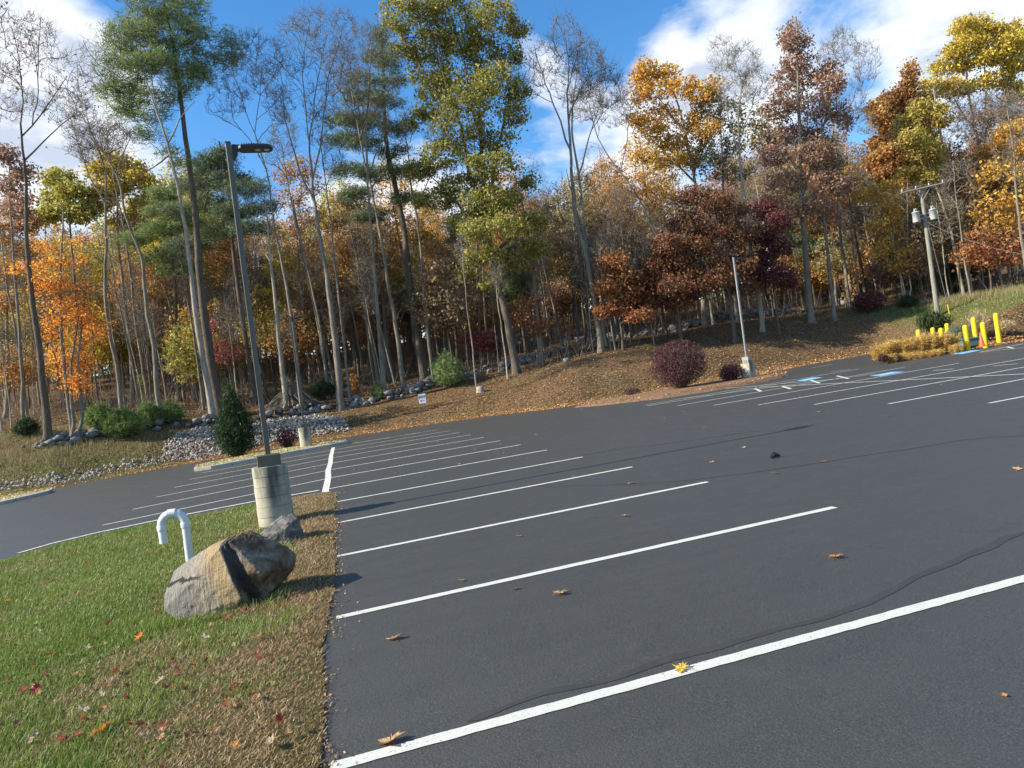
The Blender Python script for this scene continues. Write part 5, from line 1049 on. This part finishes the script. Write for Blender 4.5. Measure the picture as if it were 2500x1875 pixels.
def place(kind,x,y,col=None,sc_=1.0):
    L_=PR[kind]; k=rs.randint(len(L_)); o=L_[k]
    if (kind,k) in cnt: o=copy_tree(o)
    cnt[(kind,k)]=1
    o.location=(x,y,h1(x,y)-.1); s_=sc_*(.82+.4*rs.rand()); o.scale=(s_*(.9+.2*rs.rand()),s_*(.9+.2*rs.rand()),s_); o.rotation_euler=(rs.randn()*.03,rs.randn()*.03,rs.rand()*6.28)
    if LB[kind]: tag(o,LB[kind][0],'tree',LB[kind][1])
    else:
        w={'leaf':'tree','under':'low understory tree'}[kind]; tag(o,f'{NAMES[col]} {w} among others of its colour deep in the wood','tree',f'{NAMES[col]} {w}s deep in the wood')
        for ch in o.children:
            if ch.name.startswith('crown'): ch.color=(*COLS[col],1)
NAMES=dict(gold='golden-leaved',yolive='yellow-green',copper='copper-leaved',brown='brown-leaved',orange='orange-leaved',rust='rust-leaved',obrown='olive-brown',tan='tan-leaved',pinoak='reddish-brown',drust='dark rust',yellow='yellow-leaved',olgold='olive-gold')
def wedge(lo,hi,sdlo,sdhi,pad=.04):
    while True:
        px=rs.uniform(-120,2620); D=rs.uniform(lo,hi)**1; P=W(px,900,D); s_=float(sdist(np.array([P[0]]),np.array([P[1]]))[0])
        if sdlo<s_<sdhi and P[1]>0:
            if all((P[0]-a)**2+(P[1]-b)**2>1.2 for a,b in placed): placed.append((P[0],P[1])); return px,P,D
def fcol(px):
    if px<700: return rs.choice(['yolive','gold','yolive','copper','olgold','obrown','yellow','gold'])
    if px<1350: return rs.choice(['brown','olgold','copper','gold','yolive','gold','copper','olgold'])
    if px<2050: return rs.choice(['brown','rust','gold','copper','pinoak','gold','obrown','tan'])
    return rs.choice(['gold','brown','rust','brown','copper','pinoak','obrown'])
for i in range(80):
    px,P,D=wedge(58,110,14,62); place('bare',P[0],P[1],None,.9 if px<2150 else .8)
for i in range(135):
    px,P,D=wedge(66,118,22,75); c=fcol(px); place('leaf',P[0],P[1],c,(1.08 if px<700 else (.98 if px<2150 else .86))*(.92 if D<76 else 1.05))
for i in range(70):
    px,P,D=wedge(56,100,12,50); place('under',P[0],P[1],fcol(px))
for i in range(20):
    px,P,D=wedge(66,110,22,60); place('pine',P[0],P[1],None,.8)
for i in range(230):
    px,P,D=wedge(51,92,10.5,44); place('pole',P[0],P[1])

# the unbroken mass of the far wood and the tangle of brush between the trunks
def farwood():
    rs=np.random.RandomState(77); n=150000; px=rs.uniform(-350,2850,n); D=rs.uniform(96,150,n)
    d=RG.T@np.stack([(px-1250)/F,np.zeros(n),np.ones(n)]); x=CAM[0]+d[0]*D; y=CAM[1]+d[1]*D; g=H(x,y)
    top=9.5+5*fbm(x,y,.06,3)+3*fbm(x,y,.25,5); z=g+top*rs.rand(n)**.8; k=fbm(x,z*1.5+y,.35,9)>.33; x,y,z=x[k],y[k],z[k]; n=len(x)
    C=np.stack([x,y,z],1); pal=np.array([COLS[c] for c in ('brown','obrown','brown','obrown','copper','tan','dpine','yolive')])*.85; ci=(fbm(x,y,.09,12)*1.9*8).astype(int)%8
    me=leafmesh('far_wood',C,.42,M['litter'],rs); c=pal[ci]*(.7+.6*rs.rand(n,1))
    me.attributes.new('c','FLOAT_COLOR','POINT').data.foreach_set('color',np.concatenate([np.repeat(c,4,0),np.ones((n*4,1))],1).astype(np.float32).ravel())
    tag(obj('far_wood',me),'far mass of brown and olive woodland on the rise','wood',kind='stuff')
    g_=Grow(5); m=520; px=rs.uniform(-300,2800,m); D=rs.uniform(88,140,m)
    d=RG.T@np.stack([(px-1250)/F,np.zeros(m),np.ones(m)]); x=CAM[0]+d[0]*D; y=CAM[1]+d[1]*D; g=H(x,y)
    for i in range(m):
        h_=rs.uniform(9,16); l=rs.randn(2)*.5; r=rs.uniform(.07,.17); g_.br.append((np.array([[x[i],y[i],g[i]-.3],[x[i]+l[0]*.4,y[i]+l[1]*.4,g[i]+h_*.5],[x[i]+l[0],y[i]+l[1],g[i]+h_]]),np.array([r,r*.7,r*.2]),0))
    V,Fq=g_.mesh(0,0,{0:4}); tag(obj('far_trunks',npmesh('far_trunks',V,[Fq],M['barkg'])),'dense far tree trunks merging into the wood','wood',kind='stuff')
    n=24000; px=rs.uniform(-150,2650,n); D=rs.uniform(50,100,n); d=RG.T@np.stack([(px-1250)/F,np.zeros(n),np.ones(n)]); x=CAM[0]+d[0]*D; y=CAM[1]+d[1]*D; s_=sdist(x,y)
    k=(s_>11.5)&(fbm(x,y,.3,2)>.42); x,y=x[k],y[k]; n=len(x); g=H(x,y); h_=.5+2.6*rs.rand(n)**2; a=rs.rand(n)*6.28; w=.012+.012*rs.rand(n); l=rs.randn(n,2)*.35*h_[:,None]
    V=np.stack([np.stack([x-np.cos(a)*w,y-np.sin(a)*w,g-.05],1),np.stack([x+np.cos(a)*w,y+np.sin(a)*w,g-.05],1),np.stack([x+l[:,0],y+l[:,1],g+h_],1)],1)
    tag(obj('brush',npmesh('brush',V.reshape(-1,3),[np.arange(n*3).reshape(n,3)],M['twig'])),'tangle of thin dry brush between the trunks','brush',kind='stuff')
farwood()
# ================================================================== leaf litter on the bank and fallen leaves
rs=np.random.RandomState(31)
def litter():
    X=[];Y=[];
    n=420000; px=rs.uniform(-150,2650,n); D=34+rs.rand(n)**1.5*42
    d=RG.T@np.stack([(px-1250)/F,np.zeros(n),np.ones(n)]); x=CAM[0]+d[0]*D; y=CAM[1]+d[1]*D; s_=sdist(x,y)
    lim=np.where(s_<.8,1.0,np.where(s_<12,.72,.5)); lim=lim*(.25+1.1*fbm(x,y,.8,41)); lim=np.where((x<-12)&(s_<10),lim*.45,lim); lim=np.where(x>44,lim*.35,lim)
    k=(s_>-.15)&(rs.rand(n)<lim); x,y,s_=x[k],y[k],s_[k]
    # leaves blown onto the islands and against the edge of the asphalt
    return x,y,s_
x,y,s_=litter(); n=len(x)
z=np.where(s_<.12,H0(x,y)+.012,H(x,y)+.02)
def leafcards(x,y,z,size,cols,tilt=.5,flatn=0):
    n=len(x); a=rs.rand(n)*6.283; nr=np.stack([rs.randn(n)*tilt,rs.randn(n)*tilt,np.ones(n)],1); nr/=np.linalg.norm(nr,axis=1)[:,None]
    u=np.stack([np.cos(a),np.sin(a),np.zeros(n)],1); u-=nr*(u*nr).sum(1)[:,None]; u/=np.linalg.norm(u,axis=1)[:,None]; v=np.cross(nr,u)
    s_=(size*(.6+.8*rs.rand(n)))[:,None]; C=np.stack([x,y,z+s_[:,0]*tilt*.3],1)
    V=np.stack([C-u*s_*.7,C-v*s_*.45+nr*s_*.18,C+u*s_*.7,C+v*s_*.45+nr*s_*.18],1)
    return V.reshape(-1,3),np.arange(n*4).reshape(n,4),np.repeat(cols,4,0)
pal=np.array([(.22,.13,.07),(.31,.20,.11),(.44,.32,.19),(.14,.085,.05),(.40,.23,.11),(.30,.15,.07)])
pe=np.array([(.55,.30,.10),(.62,.42,.2),(.48,.24,.09),(.60,.33,.12),(.4,.2,.08),(.5,.3,.16)])
ci=rs.randint(0,6,n); c=np.where((s_<1.3+.8*rs.rand(n))[:,None],pe[ci],pal[ci])*(.7+.6*rs.rand(n,1))
V,Fq,Cc_=leafcards(x,y,z,.075+.02*np.clip((s_-5)/20,0,1),c,.45)
tag(obj('leaf_litter',npmesh('leaf_litter',V,[Fq],M['litter'],attrs={'c':('FLOAT_COLOR',Cc_)})),'brown and orange fallen leaves carpeting the bank','leaf litter',kind='stuff')
# dry grass on the left bank and right slope
n=90000; px=np.concatenate([rs.uniform(-150,560,n),rs.uniform(2150,2650,n//2)]); D=rs.uniform(36,60,len(px)); d=RG.T@np.stack([(px-1250)/F,np.zeros(len(px)),np.ones(len(px))]); x=CAM[0]+d[0]*D;y=CAM[1]+d[1]*D; s_=sdist(x,y)
k=(s_>.5)&(s_<13)&(((x<-10)&(rs.rand(len(x))<.55))|(x>42)&(rs.rand(len(x))<.7)); x,y,s_=x[k],y[k],s_[k]; n=len(x); z=H(x,y)
h_=(.07+.12*rs.rand(n))*np.where(x>44,.8+ss(6,10,s_)*2.2,1)*np.where((x<-14)&(s_>5),2.2,1); a=rs.rand(n)*6.28; w_=.012
V=np.stack([np.stack([x-np.cos(a)*w_,y-np.sin(a)*w_,z],1),np.stack([x+np.cos(a)*w_,y+np.sin(a)*w_,z],1),np.stack([x+rs.randn(n)*.05,y+rs.randn(n)*.05,z+h_],1)],1)
gpal=np.array([(.34,.27,.13),(.24,.22,.08),(.18,.20,.06),(.42,.34,.18)]); c=gpal[rs.randint(0,4,n)]; lawnr=(x>44)&(s_<8); c[lawnr]=np.array([(.20,.24,.07)])*(.7+.8*rs.rand(lawnr.sum(),1))
tag(obj('bank_grass',npmesh('bank_grass',V.reshape(-1,3),[np.arange(n*3).reshape(n,3)],M['grass'],attrs={'c':('FLOAT_COLOR',np.repeat(c,3,0))})),'thin dry grass growing on the bank','grass',kind='stuff')
g_=Grow(9); m_=900; px=rs.uniform(-100,2600,m_); D=rs.uniform(42,66,m_); d=RG.T@np.stack([(px-1250)/F,np.zeros(m_),np.ones(m_)]); x=CAM[0]+d[0]*D; y=CAM[1]+d[1]*D; s_=sdist(x,y)
for i in np.nonzero((s_>2)&(s_<26))[0]:
    l_=rs.uniform(.25,1.6); a=rs.rand()*6.28; x2=x[i]+math.cos(a)*l_; y2=y[i]+math.sin(a)*l_; r=.010+.012*l_*rs.rand()
    g_.br.append((np.array([[x[i],y[i],h1(x[i],y[i])+.04],[(x[i]+x2)/2+.04,(y[i]+y2)/2,h1((x[i]+x2)/2,(y[i]+y2)/2)+.07],[x2,y2,h1(x2,y2)+.05+.15*rs.rand()]]),np.array([r,r*.8,r*.4]),0))
V,Fq=g_.mesh(0,0,{0:4}); tag(obj('fallen_twigs',npmesh('fallen_twigs',V,[Fq],M['barkg'])),'fallen sticks and twigs lying over the leafy bank','twigs',kind='stuff')
# mulch crumbs and yellow leaves on the islands, dead thatch crumbs along the lawn edge
def polylitter(name,polys,n,size,pal,zf,label,tilt=.5):
    VV=[];FF=[];CC=[];o=0
    for P in polys:
        P=np.array(P,float);lo,hi=P.min(0)-.1,P.max(0)+.1; q=lo+(hi-lo)*rs.rand(n,2); q=q[in_poly(P,q[:,0],q[:,1])]
        if not len(q): continue
        c=pal[rs.randint(0,len(pal),len(q))]*(.7+.6*rs.rand(len(q),1)); V,Fq,C=leafcards(q[:,0],q[:,1],zf(q[:,0],q[:,1]),size*np.ones(len(q)),c,tilt); VV.append(V);FF.append(Fq+o);CC.append(C);o+=len(V)
    return tag(obj(name,npmesh(name,np.concatenate(VV),[np.concatenate(FF)],M['litter'],attrs={'c':('FLOAT_COLOR',np.concatenate(CC))})),label,'leaf litter',kind='stuff')
polylitter('island_leaves',[MED,MED2],5000,.06,np.array([(.55,.45,.2),(.45,.36,.16),(.6,.5,.25)]),lambda x,y:H0(x,y)+.19,'yellow leaves lying over the gravel medians')
RIPP=[wpoly([(392,1128),(405,1085),(440,1058),(500,1046),(600,1040),(720,1022),(800,1015),(850,1030),(855,1052),(760,1066),(640,1085),(560,1105),(470,1124)])]
polylitter('riprap_leaves',RIPP,2600,.07,np.array([(.42,.25,.12),(.5,.3,.15),(.3,.17,.08)]),lambda x,y:H(x,y)+.14,'brown leaves caught among the riprap stones')
polylitter('mulch_litter',[PEN],9000,.055,np.array([(.36,.17,.09),(.5,.28,.14),(.22,.1,.05),(.6,.4,.22)]),lambda x,y:H0(x,y)+.16,'bark chips and leaves over the mulch island')
n=14000; y=rs.uniform(1.2,16.6,n); ex=np.interp(y,[p[1] for p in LAWN[1:11]],[p[0] for p in LAWN[1:11]])
x=ex-.05+rs.exponential(.045,n)*(.3+1.5*fbm(y,y*0,1.3,61)); k=(fbm(y*1.0,x*2,2.3,62)>.38)&(x<.35); x,y=x[k],y[k]; n=len(x)
pl=np.array([(.27,.17,.085),(.38,.26,.13),(.18,.11,.055),(.46,.34,.2)]); V,Fq,Cc_=leafcards(x,y,H0(x,y)+.006,(.006+.014*rs.rand(n)**2),pl[rs.randint(0,4,n)],.8)
tag(obj('dead_thatch',npmesh('dead_thatch',V,[Fq],M['litter'],attrs={'c':('FLOAT_COLOR',Cc_)})),'dead brown grass crumbs along the lawn edge','leaf litter',kind='stuff')
# real leaves: maple shapes with a stem
def maple(seed,curl=.3):
    rs_=np.random.RandomState(seed); k=[(0,-.32),(.10,-.30),(.36,-.42),(.30,-.26),(.60,-.20),(.46,-.06),(.70,.16),(.44,.10),(.46,.34),(.26,.18),(.24,.44),(.12,.36),(0,.72)]
    R_=k+[(-a,b) for a,b in k[-2:0:-1]]; V=[(0,0)]+R_; V=np.array(V,float); V[1:]+=rs_.randn(len(V)-1,2)*.035
    r2=(V**2).sum(1); z=curl*r2*(.6+.8*rs_.rand(len(V)))+.12*rs_.rand(len(V)); V3=np.column_stack([V,z]); n=len(V)
    Fc=[(0,i,i+1) for i in range(1,n-1)]+[(0,n-1,1)]
    mb=MB(); mb.add(V3,Fc); mb.tube([(0,-.28,V3[1][2]),(.05,-.6,.14),(.16,-.95,.05)],[.028,.022,.016],5); return mb
LM={}
def leafmat(c):
    key=tuple(c)
    if key not in LM:
        m,nt=mat('fallen_leaf'); p=oco(nt); n=noise(nt,p,5,5,.6); cc=ramp(nt,n,[(.3,[v*.6 for v in c]),(.55,c),(.75,[min(1,v*1.25) for v in c])])
        b=bsdf(nt,cc,.6,bump(nt,noise(nt,p,9,4,.6),.5,.05),.25); t=N(nt,'BsdfTranslucent'); L(nt,cc,t.inputs[0]); x_=N(nt,'MixShader'); x_.inputs[0].default_value=.25; L(nt,b,x_.inputs[1]); L(nt,t.outputs[0],x_.inputs[2]); out(nt,x_.outputs[0]); LM[key]=m
    return LM[key]
LMESH={}
def fallen(x,y,z,size,c,label,grp,seed,tilt=.15,curl=.35):
    key=(seed%5,tuple(c),curl)
    if key not in LMESH:
        o=maple(seed%5+3,curl).build('fallen_leaf',leafmat(c)); LMESH[key]=o.data
    else: o=obj('fallen_leaf',LMESH[key])
    o.location=(x,y,z+.012); o.scale=(size,size,size); o.rotation_euler=(random.uniform(-tilt,tilt),random.uniform(-tilt,tilt),random.uniform(0,6.28)); return tag(o,label,'leaf',grp)
TAN=(.60,.37,.18);OR=(.66,.30,.09);YE=(.68,.46,.08);PALE=(.60,.47,.31);RED=(.40,.075,.05);BR=(.30,.13,.06);VO=(.80,.24,.03)
z5=lambda x,y:(850+x/2.765,1000+y/2.765)
lots=[((955,1815),.115,TAN,'curled tan maple leaf lying at the near edge of the first stall line'),((1664,1638),.075,YE,'yellow leaf resting on the nearest white line'),((1368,1452),.10,TAN,'broad tan maple leaf with a long stem above the second white line'),
 ((963,1562),.085,TAN,'tan leaf between the two nearest stall lines, near the lawn'),((1127,1420),.05,YE,'small yellow leaf just above a stall line near the lawn'),((1258,1440),.05,BR,'small curled brown leaf left of the broad tan leaf'),
 ((1527,1262),.085,TAN,'crumpled tan leaf in the middle of a stall'),((2041,1363),.09,OR,'orange-tan leaf on the open asphalt right of the line ends'),((1540,1182),.07,TAN,'tan leaf just beyond a stall line end'),((2009,1129),.075,OR,'orange leaf beside the thin crack in the aisle'),
 ((2484,1148),.075,TAN,'tan leaf at the right edge of the aisle'),((1268,1311),.05,PALE,'small pale leaf between stall lines in the centre'),((1738,1130),.06,TAN,'small tan leaf left of the dark scrap'),((1894,1157),.06,TAN,'small tan leaf right of the dark scrap'),
 ((2452,1703),.022,OR,'tiny orange leaf fragment at the lower right'),((2170,1017),.07,TAN,'tan leaf on the far aisle'),((1817,1094),.06,PALE,'pale leaf beyond the lamp shadow'),((1400,1165),.05,PALE,'pale leaf touching a stall line'),((1343,1137),.05,BR,'brown leaf by the lamp shadow')]
for i,(px,s_,c,l) in enumerate(lots):
    P=hit0(*px); fallen(P[0],P[1],P[2],s_*1.15,c,l,'fallen leaves on the asphalt',i,.25,.28)
P=hit0(1893,1118); m=MB(); m.tube([(-.07,0,.02),(0,.02,.06),(.08,-.01,.03)],[.03,.05,.02],6); tag(m.build('debris',M['head'],None,tuple(P)),'small dark scrap of debris on the asphalt','debris')
for i in range(150):
    px=rs.uniform(300,2480); py=rs.uniform(930,1180)-(px-1250)*.05; P=hit0(px,py)
    if not(15<P[1]<44) or float(sdist(np.array([P[0]]),np.array([P[1]]))[0])>-.2: continue
    if i>110 and P[1]<24: continue
    fallen(P[0],P[1],P[2],rs.uniform(.04,.075),PALE if i%3 else TAN,('small pale' if i%3 else 'small tan')+' dry leaf among those scattered over the far asphalt',('pale' if i%3 else 'tan')+' leaves scattered on the far asphalt',i,.2,.4)
z1=lambda x,y:(x/2.141,1100+y/2.141)
lawnl=[((740,1045),.085,VO,'bright red-orange maple leaf in the middle of the lawn'),((545,1555),.085,VO,'orange leaf lying in the grass at the bottom left'),((460,640),.07,VO,'orange leaf on the lawn left of the vent pipe'),((545,577),.06,VO,'small orange leaf below the vent pipe outlet'),((445,1440),.075,PALE,'pale upright leaf near the bottom left of the lawn'),
 ((850,1280),.08,PALE,'pale tan leaf folded in the lower lawn'),((615,1220),.06,RED,'crimson leaf in the lower lawn'),((1340,1357),.055,RED,'crimson leaf in the brown grass below the boulder'),((1470,1482),.06,RED,'dark red leaf in the dead grass near the asphalt'),((45,835),.07,VO,'orange leaf at the left edge of the lawn'),
 ((200,1330),.08,RED,'dark red leaf at the lower left of the lawn'),((1345,1045),.09,TAN,'curled tan leaf below the large boulder'),((1200,935),.06,RED,'reddish leaf below the split of the boulder'),((1550,645),.06,RED,'red leaf right of the large boulder'),((1085,1038),.07,PALE,'pale leaf in the middle of the lawn'),((895,685),.085,OR,'orange leaf leaning on the left side of the large boulder'),
 ((575,965),.06,BR,'brown leaf in the green grass left of the boulder'),((260,1135),.06,OR,'small orange leaf in the left lawn'),((130,1335),.06,RED,'small dark red leaf beside another at the lower left')]
for i,(q,s_,c,l) in enumerate(lawnl):
    P=hit0(*z1(*q)); z_=zat(P[0],P[1]); fallen(P[0],P[1],z_+.035,s_,c,l,'bright fallen leaves on the lawn',i+2,.7,.5)
pc=[(PALE,'pale'),(TAN,'tan'),(BR,'brown'),(OR,'orange'),(RED,'red')]
for i in range(170):
    q=(rs.uniform(0,1650),rs.uniform(470,1640)); P=hit0(*z1(*q))
    if not in_poly(LAWN,np.array([P[0]]),np.array([P[1]]))[0] or P[0]>-.45: continue
    c,nm=pc[[0,0,1,1,2,2,2,3,4,1][i%10]]; fallen(P[0],P[1],zat(P[0],P[1])+.03,rs.uniform(.03,.06),c,f'small dry {nm} leaf scattered in the lawn grass',f'small {nm} leaves in the lawn',i,.8,.7)
print('objects',len(bpy.data.objects),'verts',sum(len(m.vertices) for m in bpy.data.meshes))
